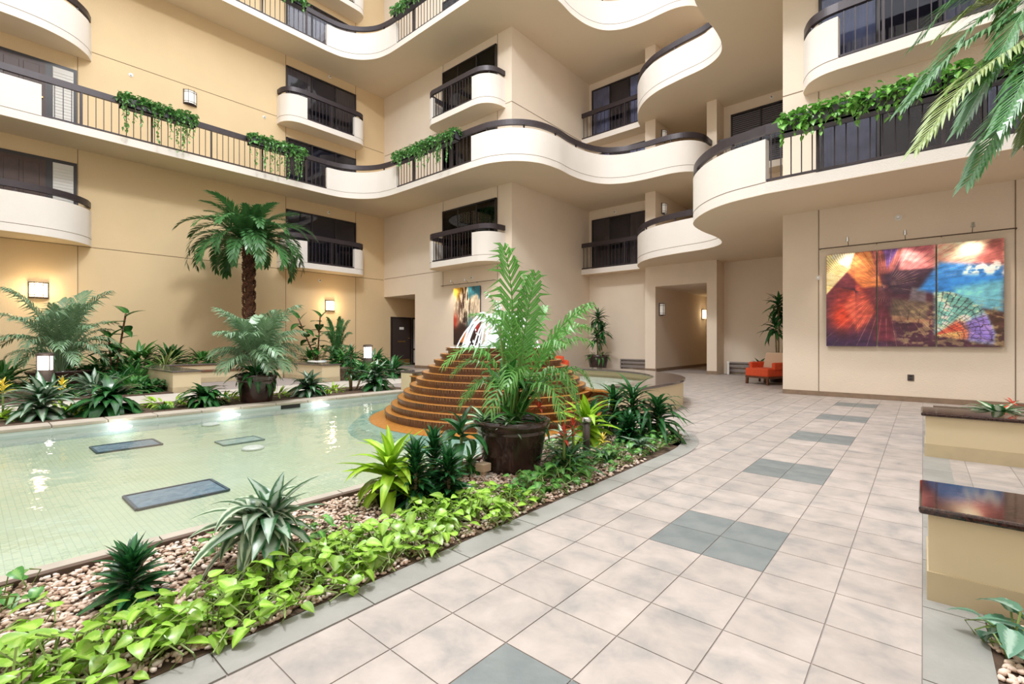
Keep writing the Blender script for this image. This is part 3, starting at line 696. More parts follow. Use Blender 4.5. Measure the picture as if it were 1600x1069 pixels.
G_POTH = leafmat('leaf_pothos', (138, 184, 60), (172, 206, 96), .3, rnd=.3)
G_POTG = leafmat('leaf_pothos_green', (78, 142, 58), (128, 176, 92), .3, rnd=.28)
G_SILV = leafmat('leaf_silver', (52, 98, 58), (168, 186, 168), .28, stripe=.26)
G_VAR = leafmat('leaf_variegated', (196, 210, 184), (70, 104, 72), .32, stripe=.22)
G_WST = leafmat('leaf_white_striped', (60, 116, 62), (220, 230, 205), .32, stripe=.2)
G_PALM = leafmat('palm_leaflet', (58, 108, 58), (88, 136, 80), .28)
G_ARECA = leafmat('areca_leaflet', (84, 146, 64), (122, 176, 92), .28)
G_AREC2 = leafmat('kentia_leaflet', (98, 136, 96), (144, 172, 138), .3)
G_OLIVE = leafmat('date_leaflet', (112, 132, 70), (156, 172, 110), .25)
RED = leafmat('bract_red', (206, 62, 46), (232, 110, 80), .35, rnd=.15)
YEL = leafmat('bract_yellow', (236, 206, 56), (246, 226, 110), .35, rnd=.12)
F_DARK = fam('leaf', G_DARK, 1, .2, (.6, 1.1, 1.6)); F_DEEP = fam('leaf', G_DEEP, 1, .26, (.3, .6, .8)); F_MID = fam('leaf', G_MID, 1, .19, (.6, 1.1, 1.7))
F_LIME = fam('leaf', G_LIME, 1, .23, (.6, 1.3, 1.9)); F_SILV = fam('leaf', G_SILV, 1, .29, (.6, 1.1, 1.6)); F_VAR = fam('leaf', G_VAR, 1, .26, (1.2, 1.7, 2.2), fold=.1)
F_WST = fam('leaf', G_WST, 1, .34, (.6, 1.0, 1.5)); F_STRAP = fam('leaf', G_DARK, 1, .12, (.8, 1.2, 1.7), shape='strap')
F_DROOP = fam('leaf', G_DARK, 1, .27, (1.3, 1.8, 2.2), fold=.1)
F_POTH = fam('leaf', G_POTH, 1, .8, (.35, .7, 1.0), shape='heart', n=5, fold=.12); F_POTG = fam('leaf', G_POTG, 1, .78, (.35, .7, 1.0), shape='heart', n=5, fold=.12)
F_RED = fam('bract', RED, 1, .3, (.4, .9)); F_YEL = fam('bract', YEL, 1, .3, (.4, .9)); F_FID = fam('leaf', leafmat('leaf_fiddle', (38, 92, 40), (70, 124, 58), .22), 1, .56, (.4, .8), fold=.1)
F_ARCH = fam('leaf', G_DARK, 1, .13, (1.1, 1.6, 2.1)); F_CMP = fam('leaf', G_DEEP, 1, .32, (.4, .8, 1.1))
F_FINE = fam('leaf', G_MID, 1, .11, (.6, 1.0, 1.5))

def clump(name, label, cat, loc, parts, rz=0, single=True, group=None, stem=None):
    """plant: parts = list of (family, matrices[, child name])"""
    r = thing(name, label, cat, loc, rz, group)
    if stem:
        for pts_, rad, m in stem: MB().tube(pts_, rad, 7).build('stem', m, r, smooth=True)
    for p in parts: put(r, p[0], p[1], single, p[2] if len(p) > 2 else 'leaf')
    return r
def pot(parent, R, H, m, rb=None, c=(0,0,0), lip=True):
    rb = rb or R*.72
    prof = [(rb, 0), (rb*1.02, H*.05), (R*.9, H*.74), (R*.93, H*.78), (R*.9, H*.80), (R*.97, H*.84), (R, H*.93), (R, H), (R*.9, H), (R*.87, H*.88)] if lip else [(rb, 0), (R, H*.9), (R*1.05, H*.92), (R*1.05, H), (R*.95, H), (R*.9, H*.85)]
    p = MB().lathe(prof, 40, c, caps=False).build('pot', m, parent, smooth=True)
    MB().lathe([(R*.9, H*.86), (R*.45, H*.9), (.001, H*.9)], 28, c, caps=False).build('pot_soil', SOIL, parent)
    return p
# pinnate frond along a curve
def frond_mesh(name, curve, m, n=36, ll=.3, w=.022, fwd=.75, drop=.3, up=.15, rach=.012, t0=.12):
    P = np.array(catmull([tuple(p) for p in curve], 6)) if len(curve) < 12 else np.array(curve)
    mb = MB(); mb.tube([tuple(p) for p in P], [rach*(1-.85*i/(len(P)-1))+.001 for i in range(len(P))], 5); mb.uv = [(.5, 0)]*len(mb.v)
    seg = np.linalg.norm(P[1:]-P[:-1], axis=1); acc = np.concatenate([[0], np.cumsum(seg)]); tot = acc[-1]
    for k in range(n):
        t = t0+(1-t0)*(k+.5)/n; s_ = t*tot; i = min(np.searchsorted(acc, s_)-1, len(P)-2); u = (s_-acc[i])/seg[i]; c = P[i]+(P[i+1]-P[i])*u
        T = (P[i+1]-P[i])/seg[i]; S = np.cross(T, [0, 0, 1]); S /= (np.linalg.norm(S)+1e-6); U = np.cross(S, T)
        tt = (t-t0)/(1-t0); L = ll*(math.sin(PI*(.12+.80*tt))**.6)*(1-.3*tt)
        for sd in (-1, 1):
            an = (fwd-.45*tt)*random.uniform(.88, 1.12); d = T*math.cos(an)+S*sd*math.sin(an)+U*up; d /= np.linalg.norm(d)
            c1 = c+d*L*.5; d2 = d+np.array([0, 0, -drop*random.uniform(.6, 1.4)]); d2 /= np.linalg.norm(d2); c2 = c1+d2*L*.5
            wv = np.cross(d, U); wv /= (np.linalg.norm(wv)+1e-6); ww = w*random.uniform(.85, 1.15)
            nn = len(mb.v); mb.v += [tuple(c-wv*ww*.3), tuple(c+wv*ww*.3), tuple(c1-wv*ww*.5), tuple(c1+wv*ww*.5), tuple(c2)]
            mb.uv += [(.2, 0), (.8, 0), (0, .5), (1, .5), (.5, 1)]; mb.f += [(nn, nn+1, nn+3, nn+2), (nn+2, nn+3, nn+4)]
    return mb.mesh(name, m, False)
def arch(L, e0, bend, n=14, z0=0):
    P = []; x = 0; z = z0; a = e0
    for i in range(n): P.append((x, 0, z)); a -= bend/n*(.4+1.2*i/n); x += L/n*math.cos(a); z += L/n*math.sin(a)
    return P
def areca(name, label, loc, H, spread, nf, m, potspec=None, extra=None, seed=1, w=.02, ll=.26, np_=20, t0=.36, lean=(0, 0)):
    random.seed(seed); r = thing(name, label, 'potted palm' if potspec else 'palm', loc); z0 = 0
    if potspec: pot(r, *potspec); z0 = potspec[1]*.88
    ms = [frond_mesh('frond', arch(1.0, e, b), m, np_, ll/H*1.25, w/H*1.1, 1.05, .75, .12, .007, t0) for e, b in ((1.45, 1.2), (1.35, 1.7), (1.22, 2.2), (1.1, 2.5))]
    for k in range(nf):
        q = k/nf; az = k*2.39996+random.uniform(-.3, .3); i = min(3, int(q*4)); s_ = H*(1.15-.35*q)*random.uniform(.85, 1.1)
        c = random.uniform(.0, .07); M = Matrix.Translation((c*math.cos(az), c*math.sin(az), z0)) @ Matrix.Rotation(az, 4, 'Z') @ Matrix.Rotation(lean[1]*random.uniform(.4, 1.2), 4, Vector((math.sin(az-lean[0]), math.cos(az-lean[0]), 0))) @ Matrix.Diagonal((s_*spread, s_*spread, s_, 1))
        link('frond', ms[i], r, M)
    for k in range(6):
        az = k*1.1; x, y = .05*math.cos(az), .05*math.sin(az)
        MB().tube([(x, y, z0), (x*1.6, y*1.6, z0+H*.3), (x*2.6, y*2.6, z0+H*.55)], [.013, .011, .008], 6).build('cane', GSTEM, r, smooth=True)
    return r
def date_palm(label, loc, trunk_h, trunk_r, nf, fl, m, seed=3):
    random.seed(seed); r = thing('date_palm', label, 'palm', loc)
    t = MB().tube([(0, 0, 0), (.02, 0, trunk_h*.5), (0, 0, trunk_h)], [trunk_r*1.05, trunk_r*.85, trunk_r], 14).build('trunk', TRUNK, r, smooth=True)
    bt = MB()
    for k in range(int(trunk_h/.055)):
        z = .05+k*.055; a = k*2.4
        for q in range(3):
            aa = a+q*2.1; R = trunk_r*.92
            p = Vector((R*math.cos(aa), R*math.sin(aa), z)); d = Vector((math.cos(aa), math.sin(aa), 1.4)).normalized()
            bt.obox(p, p+d*.11, .12, .03, (math.cos(aa), math.sin(aa), 0))
    o = bt.build('leaf_base_scales', TRUNK, t); o['kind'] = 'stuff'
    V = [frond_mesh('frond', arch(fl, e, b), m, 54, fl*.22, fl*.017, .95, .45, .2, .016, .1) for e, b in ((1.3, 1.5), (1.05, 2.3), (.8, 2.8), (.5, 2.6))]
    for k in range(nf):
        q = k/nf; az = k*2.39996+random.uniform(-.2, .2); i = min(3, int(q*4.2)); s_ = random.uniform(.88, 1.08)*(.8+.2*min(1, q*3))
        link('frond', V[i], r, Matrix.Translation((0, 0, trunk_h-.05)) @ Matrix.Rotation(az, 4, 'Z') @ Matrix.Diagonal((s_, s_, s_, 1)))
    return r
def cane_plant(name, label, loc, canes, fm, potspec=None, n=22, L=.42, pm=POTM, z0=None):
    r = thing(name, label, 'plant', loc)
    zb = 0
    if potspec: pot(r, potspec[0], potspec[1], pm); zb = potspec[1]*.85
    for (x, y, h) in canes:
        MB().tube([(x*.4, y*.4, zb), (x*.8, y*.8, zb+h*.5), (x, y, zb+h)], .022, 7).build('cane', CANE, r, smooth=True)
        put(r, fm, rosette(n, L, L*.75, -.3, 1.35, zb+h-.28*min(1, h), zb+h+.02, (x, y)), True)
    return r

# ---- pothos ground cover (near bed, along the kerb)
def pothos(label, c, rx, ry, n, fm, s0, s1, hz=.12, grp='pothos clumps along the kerb', test=None):
    r = thing('pothos_plant', label, 'pothos', (c[0], c[1], 0), 0, grp); Ms = []; st = MB()
    for k in range(n):
        a = random.random()*6.283; q = math.sqrt(random.random()); x, y = rx*q*math.cos(a), ry*q*math.sin(a)
        if test and not test(c[0]+x, c[1]+y): continue
        s_ = random.uniform(s0, s1); z = .03+hz*random.random()*(1.15-q*.6); az = random.random()*6.283
        Ms.append(lm(az, random.uniform(-.35, .5), random.uniform(-.4, .4), s_, (x, y, z)))
        bx, by = x-.06*math.cos(az), y-.06*math.sin(az); st.tube([(bx*.8, by*.8, 0), (bx, by, z*.7), (x, y, z)], .0035, 4, False)
    put(r, fm, Ms, True)
    o = st.build('petioles', GSTEM, r); o['kind'] = 'stuff'; return r
inb = lambda x, y: x > -3.3 and inside_bed(x+.13, y)
ordn = ['first', 'second', 'third', 'fourth', 'fifth', 'sixth', 'seventh', 'eighth', 'ninth', 'tenth', 'eleventh', 'twelfth', 'thirteenth', 'fourteenth', 'fifteenth', 'sixteenth']
random.seed(11)
for k in range(9):
    y = .12+k*.27
    pothos('lime green pothos clump by the slate kerb, %s from the viewer' % ordn[k], (-2.27-.015*k*(k % 2), y), .27, .22, 80, F_POTH, .05, .095, .15, test=inb)
for k in range(4):
    y = 2.55+k*.3
    pothos('fresh green pothos clump by the kerb before the big brown pot, %s from the viewer' % ordn[k], (-2.34, y), .27, .22, 46, F_POTG if k else F_POTH, .06, .10, .15, test=inb)
for k in range(6):
    y = 3.8+k*.38
    pothos('low green pothos patch along the kerb bend, %s from the brown pot' % ordn[k], (-2.38-.06*max(0, k-3), y), .28, .24, 46, F_POTG, .05, .085, .12, test=inb)
for k, (x, y) in enumerate(((-2.72, .02), (-2.95, -.25), (-3.15, .05), (-2.6, -.2))):
    pothos(['lime pothos at the left picture edge behind dark rosette', 'lime pothos in the bottom left corner', 'pale pothos trailing by the pool edge at left', 'lime pothos nearest the bottom left corner by kerb'][k], (x, y), .25, .25, 30, F_POTH if k != 2 else F_POTG, .06, .1, .14, test=inb)
for k, (x, y) in enumerate(((-3.05, .95), (-2.8, 1.5), (-2.95, 2.45), (-3.1, 2.75), (-3.05, 4.2))):
    pothos(['small pothos sprig on pebbles beside dark rosette', 'small pothos sprig on pebbles right of variegated plant', 'pothos sprig right of the dark compact dracaena', 'leafy pothos at pool edge left of brown pot', 'pothos patch behind the brown pot'][k], (x, y), .17, .17, 14 if k < 2 else 26, F_POTG, .05, .085, .1, 'pothos sprigs on the pebbles', test=inb)
pothos('blue green pothos in the corner bed under the nearest bench', (.30, 2.66), .14, .13, 24, fam('leaf', leafmat('leaf_blue', (104, 150, 124), (176, 204, 186), .25), 1, .6, (.4, .8), shape='heart', n=5), .1, .15, .12, None)

# ---- near bed feature plants
random.seed(21)
clump('dracaena_compacta', 'dark green stiff leaved rosette on the pebbles at lower left', 'plant', (-2.72, .5, 0), [(F_DEEP, rosette(78, .2, .13, -.1, 1.4, .02, .2))])
clump('variegated_dracaena', 'white striped drooping plant with two grey canes', 'plant', (-2.62, 1.0, 0), [(F_VAR, rosette(32, .36, .26, .0, 1.3, .18, .3, (-.04, .0))), (F_SILV, rosette(26, .34, .24, .1, 1.3, .2, .32, (.05, .06)))],
      stem=[([(-.04, 0, 0), (-.04, 0, .3)], .017, CANE), ([(.05, .06, 0), (.05, .06, .32)], .017, CANE)])
r = clump('lime_dracaena', 'yellow green broad leaved plant in a small black pot by the pool', 'potted plant', (-2.95, 2.05, 0), [(F_LIME, rosette(46, .42, .32, .0, 1.4, .13, .3))]); pot(r, .12, .14, POTB, lip=False)
for k, (x, y, h) in enumerate(((-2.72, 2.1, .42), (-2.82, 2.35, .46), (-2.62, 2.32, .34))):
    clump('dracaena_compacta', ['dark compact dracaena head in front of its two neighbours', 'dark compact dracaena head nearest the pool', 'dark compact dracaena head on the right of its group'][k], 'plant', (x, y, 0), [(F_CMP, rosette(96, .19, .13, -.2, 1.4, .03, h))], group='compact dracaena heads', stem=[([(0, 0, 0), (0, 0, h)], .014, CANE)])
clump('corn_plant', 'slender dracaena with arching grey green leaves against the water', 'plant', (-3.05, 2.85, 0), [(F_DROOP, rosette(8, .4, .34, .5, .9, .3, .42)), (F_DARK, rosette(8, .34, .28, .7, 1.4, .36, .46))], stem=[([(0, 0, 0), (0, 0, .44)], .014, GSTEM)])
# big brown pot with palm
bp = areca('potted_areca_palm', 'tall areca palm in a large glazed brown pot before the fountain', (-2.92, 3.37, 0), 1.66, .60, 30, G_ARECA, (.36, .47, POTM), seed=5, w=.036, ll=.34, np_=14, t0=.40, lean=(math.radians(30), .22))
random.seed(31)
put(bp, F_MID, [lm(random.random()*6.28, random.uniform(.6, 1.3), 0, random.uniform(.3, .5), (random.uniform(-.12, .12), random.uniform(-.12, .12), .45+random.random()*.35)) for k in range(46)])
clump('striped_calathea', 'white striped broad leaves at the left rim of brown pot', 'plant', (-3.12, 3.2, .42), [(F_WST, rosette(14, .26, .2, .1, 1.1, 0, .04))])
clump('striped_calathea', 'pale striped leaves hanging over the front rim of brown pot', 'plant', (-2.78, 3.17, .43), [(F_WST, rosette(15, .17, .13, -.2, .9, 0, .04)), (F_POTG, rosette(10, .09, .08, -.3, .6, .02, .05))])
clump('red_bromeliad', 'red flowered bromeliad in the right side of brown pot', 'bromeliad', (-2.68, 3.48, .43), [(F_DARK, rosette(14, .24, .18, .1, .9)), (F_RED, rosette(12, .10, .07, .1, 1.2, .14, .17), 'bract')])
clump('orange_bromeliad', 'red orange bromeliad with long strap leaves right of brown pot', 'bromeliad', (-2.45, 3.55, 0), [(F_STRAP, rosette(30, .42, .3, .1, 1.2, .04, .1)), (F_RED, rosette(14, .11, .08, .3, 1.4, .30, .40), 'bract')], stem=[([(0, 0, 0), (0, 0, .36)], .013, GSTEM)])
clump('orange_bromeliad', 'darker red bromeliad spike behind the strap leaves', 'bromeliad', (-2.55, 3.85, 0), [(F_STRAP, rosette(24, .4, .3, .1, 1.2, .04, .1)), (F_RED, rosette(16, .10, .07, .5, 1.4, .28, .42), 'bract')], stem=[([(0, 0, 0), (0, 0, .38)], .013, GSTEM)])
clump('yellow_bromeliad', 'small yellow flowered bromeliad beside the path light', 'bromeliad', (-2.4, 4.15, 0), [(F_DARK, rosette(18, .26, .18, .1, 1.1, .03, .06)), (F_YEL, rosette(12, .09, .06, .2, 1.3, .18, .25), 'bract')])
clump('lime_dracaena', 'yellow green dracaena behind the path light near the weir', 'plant', (-2.95, 4.75, 0), [(F_LIME, rosette(40, .46, .36, -.1, 1.4, .1, .3))], stem=[([(0, 0, 0), (0, 0, .3)], .02, GSTEM)])
clump('dracaena_compacta', 'dark compact dracaena in front of the big arching shrub', 'plant', (-2.55, 5.0, 0), [(F_CMP, rosette(80, .24, .16, -.1, 1.4, .04, .28))])
for k, (x, y, h) in enumerate(((-2.75, 5.5, .52), (-2.45, 5.55, .4), (-3.05, 5.55, .45))):
    clump('arching_dracaena', ['tall dark arching shrub at the bed end, middle head', 'dark arching shrub head leaning over the kerb bend', 'dark arching shrub head beside the granite rim'][k], 'plant', (x, y, 0), [(F_ARCH, rosette(60, .56, .4, .1, 1.4, h*.35, h))], group='arching shrub at the bed end', stem=[([(0, 0, 0), (0, 0, h)], .02, GSTEM)])
clump('low_fern', 'low bright fern edging the kerb bend', 'plant', (-2.28, 5.55, 0), [(F_FINE, rosette(40, .2, .14, .0, 1.3))])
clump('leafy_shrub', 'broad green leaved clump between slender dracaena and brown pot', 'plant', (-3.1, 3.0, 0), [(F_MID, rosette(30, .24, .18, .0, 1.2, .02, .12))])
clump('leafy_shrub', 'pale leaved clump behind the orange bromeliads', 'plant', (-2.78, 4.05, 0), [(F_WST, rosette(24, .26, .2, .0, 1.3, .03, .2))])
clump('leafy_shrub', 'dark green clump behind the lime dracaena by the weir', 'plant', (-3.15, 5.15, 0), [(F_ARCH, rosette(44, .42, .32, .1, 1.4, .05, .3))])
clump('leafy_shrub', 'silver green clump in front of the big arching shrub', 'plant', (-2.3, 4.75, 0), [(F_SILV, rosette(26, .24, .18, .0, 1.2, .02, .1))])
# small bed fixtures
r = thing('ground_light', 'small beige cube light on the pebbles beside brown pot', 'light', (-2.93, 3.0, 0)); MB().box(-.05, .05, -.05, .05, .05, .12).build('cap', BEIGE, r, bevel=.006); MB().box(-.07, .07, -.07, .07, 0, .015).build('base_plate', WHITE, r); MB().tube([(0, 0, .0), (0, 0, .06)], .025).build('stem', BEIGE, r)
r = thing('path_light', 'short dark cylindrical path light among bromeliads', 'light', (-2.62, 4.2, 0)); MB().tube([(0, 0, 0), (0, 0, .36)], .038, 16).build('post', BRONZE, r, smooth=True); MB().lathe([(.045, .36), (.05, .37), (.05, .40), (.03, .41)], 18).build('cap', CHROME, r, smooth=True)

# ---- far pool bed
random.seed(41)
clump('silver_aglaonema', 'silvery leaved spreading plant at left edge of the far pool bed', 'plant', (-10.1, .78, 0), [(F_SILV, rosette(60, .62, .42, -.05, 1.3, .06, .35))])
clump('peace_lily', 'glossy dark drooping leaf mound by the far pool edge', 'plant', (-9.95, 1.55, 0), [(F_DROOP, rosette(70, .78, .5, .2, 1.4, .08, .3))])
clump('peace_lily', 'glossy leaf mound left of the tall palm pot', 'plant', (-9.8, 2.85, 0), [(F_DROOP, rosette(46, .66, .45, .2, 1.4, .05, .22)), (F_MID, rosette(16, .5, .4, .2, 1.2, .05, .2))])
clump('low_fern', 'low mixed greens between two leaf mounds by the pool', 'plant', (-9.85, 2.25, 0), [(F_FINE, rosette(44, .3, .2, .0, 1.3))])
clump('silver_aglaonema', 'silver green leaf mound right of the tall palm pot', 'plant', (-9.95, 4.85, 0), [(F_SILV, rosette(50, .58, .4, .0, 1.3, .06, .3)), (F_DROOP, rosette(26, .5, .4, .3, 1.2, .06, .3))])
for k, y in enumerate((4.25, 5.55, 1.1, 2.4, 3.3, .2)):
    clump('lime_groundcover', ['lime ground cover right of the palm pot foot', 'lime ground cover below the cane plant by the pool', 'yellowish ground cover between left leaf mounds', 'lime ground cover left of the third leaf mound', 'lime ground cover left of the palm pot foot', 'lime ground cover at the left end of the far bed'][k], 'plant', (-10.3, y, 0), [(F_LIME, rosette(56, .26, .18, .0, 1.2, .02, .12, jit=2, r0=.22))])
cane_plant('cane_dracaena', 'upright dark dracaena canes by the pool end', (-10.2, 6.0, 0), [(0, 0, .95), (.15, -.15, .62), (-.18, .1, .55), (.05, .25, .5)], fam('leaf', G_DEEP, 1, .24, (.4, .7)), None, 34, .24)
clump('peace_lily', 'drooping silver green plant at the end of the far pool bed', 'plant', (-9.85, 6.45, 0), [(F_DROOP, rosette(40, .6, .45, .2, 1.4, .1, .5)), (F_SILV, rosette(20, .5, .4, .1, 1.3, .1, .45))])
for k, (x, y) in enumerate(((-10.6, .4), (-10.55, 1.05))):
    clump('yellow_bromeliad', ['yellow flowered bromeliad at far left', 'yellow flowered bromeliad in front of the left bollard'][k], 'bromeliad', (x, y, 0), [(F_SILV, rosette(20, .4, .3, .1, 1.1)), (F_YEL, rosette(14, .16, .1, .5, 1.4, .38, .56), 'bract')], stem=[([(0, 0, 0), (0, 0, .5)], .014, GSTEM)])
pp = areca('potted_kentia_palm', 'feathery grey green palm in dark square shouldered pot by the pool', (-9.75, 3.72, 0), 1.5, .78, 38, G_AREC2, (.37, .55, POTM), seed=9, w=.036, ll=.45)
random.seed(43); put(pp, F_DROOP, rosette(34, .5, .4, .1, 1.2, .5, .62, r0=.12))
# left back beds
pp = areca('potted_kentia_palm', 'feathery palm in a wide dark bowl below the first wall sconce', (-15.8, 1.55, 0), 2.2, .75, 40, G_AREC2, (.62, .48, POTM), seed=12, w=.04, ll=.5)
def fiddle(name, label, loc, stems, L=.4):
    r = thing(name, label, 'plant', loc)
    for (dx, dy, h) in stems:
        MB().tube([(0, 0, 0), (dx*.5, dy*.5, h*.5), (dx, dy, h)], .022, 7).build('stem', WOODL, r, smooth=True); Ms = []
        for k in range(13):
            t = .3+.7*k/12; az = k*2.4; Ms.append(lm(az, random.uniform(-.1, .5)+(.9 if k > 10 else 0), 0, L*random.uniform(.95, 1.3), (dx*t, dy*t, h*t)))
        put(r, F_FID, Ms)
    return r
fiddle('fiddle_leaf_fig', 'broad leaved fig right of the bowl palm on golden wall', (-15.6, 2.5, 0), ((.05, .25, 1.9), (.1, -.1, 1.3)), .42)
fiddle('fiddle_leaf_fig', 'leaning broad leaved fig in white pot below second sconce', (-15.6, 7.9, .42), ((.1, -.7, 1.5), (.1, .05, 1.6)), .42)
o = MB().lathe([(.26, 0), (.32, .1), (.3, .16), (.2, .16)], 24).build('low_planter', WHITE, smooth=True); o.location = (-15.6, 7.9, .36); tag(o, 'low white bowl under the leaning fig', 'pot')
areca('bamboo_palm', 'dense upright bamboo palm against golden wall below second sconce', (-16.3, 9.0, .3), 1.95, .38, 34, G_PALM, None, seed=15, w=.05, ll=.4)
date_palm('tall date palm with shaggy brown trunk against the golden wall', (-16.75, 6.15, .1), 4.15, .15, 52, 2.5, G_PALM)
random.seed(51)
clump('spider_dracaena', 'spiky thin leaved plant above the seat wall left of date palm', 'plant', (-16.9, 3.9, .4), [(fam('leaf', G_OLIVE, 1, .07, (.3, .6, 1.0), shape='strap'), rosette(20, 1.0, .7, .3, 1.3))])
clump('lime_groundcover', 'bright lime plant on the seat wall planter below second sconce', 'plant', (-16.7, 7.45, .4), [(F_LIME, rosette(40, .4, .3, .0, 1.2))])
k = 0
for (x, y, L, fmx, z) in ((-14.2, .2, .6, F_DARK, 0), (-15.2, -.3, .7, F_DARK, 0), (-16.8, .6, .7, F_MID, 0), (-13.6, 1.9, .5, F_SILV, 0), (-14.2, 2.4, .55, F_DARK, 0), (-15.2, 2.9, .6, F_MID, 0), (-17.2, 2.6, .8, F_DARK, 0), (-17.6, 3.4, .8, F_MID, .3), (-13.3, 2.5, .45, F_MID, 0), (-13.2, 1.2, .45, F_DARK, 0), (-17.3, 5.0, .55, F_MID, .4), (-15.3, 8.5, .6, F_DARK, .3), (-14.3, 8.3, .6, F_MID, .3), (-13.6, 8.8, .6, F_DARK, .3), (-17.0, 8.4, .6, F_MID, .3), (-12.9, 8.0, .6, F_MID, .0), (-12.9, 9.0, .7, F_DARK, .0), (-14.8, -.9, .7, F_MID, 0), (-13.2, .1, .5, F_DARK, 0), (-17.8, -.2, .9, F_DARK, 0), (-18.0, 1.8, .9, F_MID, 0), (-16.2, 2.2, .7, F_DROOP, 0), (-16.6, 2.9, .7, F_DARK, 0), (-14.8, 3.0-.6, .5, F_DROOP, 0), (-18.0, 4.3, .7, F_DARK, .35), (-13.4, 3.0-.2, .4, F_DROOP, 0)):
    where = ['beside the left bollard', 'behind yellow bromeliads at far left', 'left of the bowl palm by golden wall', 'before the bowl palm', 'right of the bowl palm pot', 'left of the first seat wall arm', 'by golden wall right of the fig', 'above the seat wall near golden wall', 'just left of seat wall corner', 'on the edge of the pale path at left', 'behind seat wall below the date palm', 'under the bamboo palm', 'in front of the bamboo palm', 'beside the right bollard', 'behind the leaning fig', 'before the right bollard', 'behind the right bollard', 'at the left picture edge', 'just behind the left yellow bromeliads', 'under the first sconce at far left', 'behind the bowl palm against the wall', 'below the first fig', 'behind the first seat wall arm', 'right of the left uplight', 'behind the long seat wall on the left', 'at the front of the first seat wall arm'][k]
    clump('leafy_shrub', 'leafy green shrub ' + where, 'shrub', (x, y, z), [(fmx, rosette(84, L, L*.7, -.0, 1.3, .03, L*.6, jit=1, r0=.16))], group='shrubs against the golden wall'); k += 1
def bollard(label, loc, h=.92, R=.15):
    r = thing('bollard_light', label, 'bollard', loc)
    MB().lathe([(R, 0), (R, h*.62)], 24).build('post', BRONZE, r, smooth=False); MB().lathe([(R*.82, h*.62), (R*.82, h*.94)], 24).build('lamp_glass', LAMPW, r, smooth=True)
    MB().lathe([(R, h*.94), (R, h), (R*.6, h+.02)], 24).build('cap', BRONZE, r)
    for k in range(4): a = k*PI/2+.4; MB().tube([(R*.95*math.cos(a), R*.95*math.sin(a), h*.6), (R*.95*math.cos(a), R*.95*math.sin(a), h*.96)], .012, 6).build('bar', BRONZE, r)
    d = bpy.data.lights.new('bollard_glow', 'POINT'); d.energy = 14; d.color = (1, .93, .82); d.shadow_soft_size = .12; o = bpy.data.objects.new('bollard_glow', d); COL.objects.link(o); o.parent = r; o.location = (0.35, 0, h*.8)
bollard('bronze bollard light with glowing top among left plants', (-14.2, 1.15, 0)); bollard('glowing bollard light near the fountain end of the far bed', (-13.3, 8.4, 0), 1.05)
r = thing('uplight', 'small glowing uplight at the foot of the bowl palm', 'light', (-14.9, 2.05, 0)); MB().lathe([(.06, 0), (.09, .16)], 16).build('housing', BRONZE, r); MB().lathe([(.08, .161), (.05, .17), (.001, .172)], 16, caps=False).build('lens', LAMPON, r)

# ---- far potted plants
random.seed(61)
cane_plant('cane_dracaena', 'tall cane plant in brown pot beside the wall left of corridor', (-10.05, 17.0, 0), [(0, 0, 1.7), (.12, .1, 1.2), (-.1, .1, .9)], F_DARK, (.45, .6), 34, .6)
o = clump('leafy_shrub', 'round green underplanting around the tall cane plant', 'plant', (-10.05, 17.0, .5), [(F_MID, rosette(40, .42, .3, -.5, 1.0, 0, .15, r0=.3))])
cane_plant('cane_dracaena', 'tall cane plant behind the orange armchair', (-3.15, 15.4, 0), [(0, 0, 1.95), (-.1, .1, 1.3), (.15, .1, 1.7)], F_DARK, (.3, .45), 36, .55)
clump('fern_plant', 'dark small leaved plant left of the orange armchair back', 'plant', (-3.6, 15.2, .5), [(F_DEEP, rosette(20, .35, .3, -.1, .9))], stem=[([(0, 0, -.5), (0, 0, .1)], .03, WOODL)])
# right planter plants
clump('striped_calathea', 'light green striped plant with red bloom behind the farther right bench', 'plant', (.62, 7.35, .38), [(F_WST, rosette(26, .36, .3, .0, 1.2)), (F_RED, rosette(8, .1, .08, .1, 1.0, .12, .16, (.1, 0)), 'bract')])
b = MB(); b.box(.1, 3.2, 7.05, 8.2, -.01, .36); tag(b.build('planting_soil', SOIL), 'raised soil behind the farther right bench', 'soil', kind='structure')
# date palm whose fronds hang into the picture at upper right
r = thing('date_palm', 'date palm with long hanging fronds at the upper right', 'palm', (1.9, 7.65, .3))
MB().tube([(0, 0, 0), (.03, .02, 2), (0, 0, 4.0)], [.2, .17, .2], 14).build('trunk', TRUNK, r, smooth=True)
def fr_to(tip, rise, seed):
    random.seed(seed); t = Vector(tip)-Vector((1.9, 7.65, .3)); b0 = Vector((0, 0, 4.0)); mid = b0.lerp(t, .42)+Vector((0, 0, rise)); q = b0.lerp(t, .8)+Vector((0, 0, rise*.75))
    me = frond_mesh('frond', [tuple(b0), tuple(b0.lerp(mid, .55)+Vector((0, 0, rise*.15))), tuple(mid), tuple(q), tuple(t)], G_OLIVE if seed % 2 else G_PALM, 62, .58, .032, .78, .5, .12, .014, .12); link('frond', me, r)
def at_d(x, y, d):
    l = (x-800)/742.2; return ((l*.7563-.6542)*d, (l*.6542+.7563)*d, 1.2-(y-532)*d/742.2)
for k, (x, y, d, rise) in enumerate(((1512, 285, 3.6, .45), (1432, 232, 3.6, .5), (1412, 168, 4.0, .5), (1465, 60, 4.6, .4), (1560, 200, 3.4, .5), (1640, 260, 3.2, .4), (1450, 130, 4.2, .6), (1580, -60, 5.2, .5), (1500, 200, 4.3, .6), (1480, -60, 4.4, .5), (1545, 120, 3.8, .7), (1600, 225, 4.0, .5), (1430, 70, 4.8, .6), (1560, 40, 4.2, .7), (1620, 130, 3.4, .7), (1900, 100, 3.2, .5), (1800, -100, 6.5, .5))): fr_to(at_d(x, y, d), rise, 70+k)

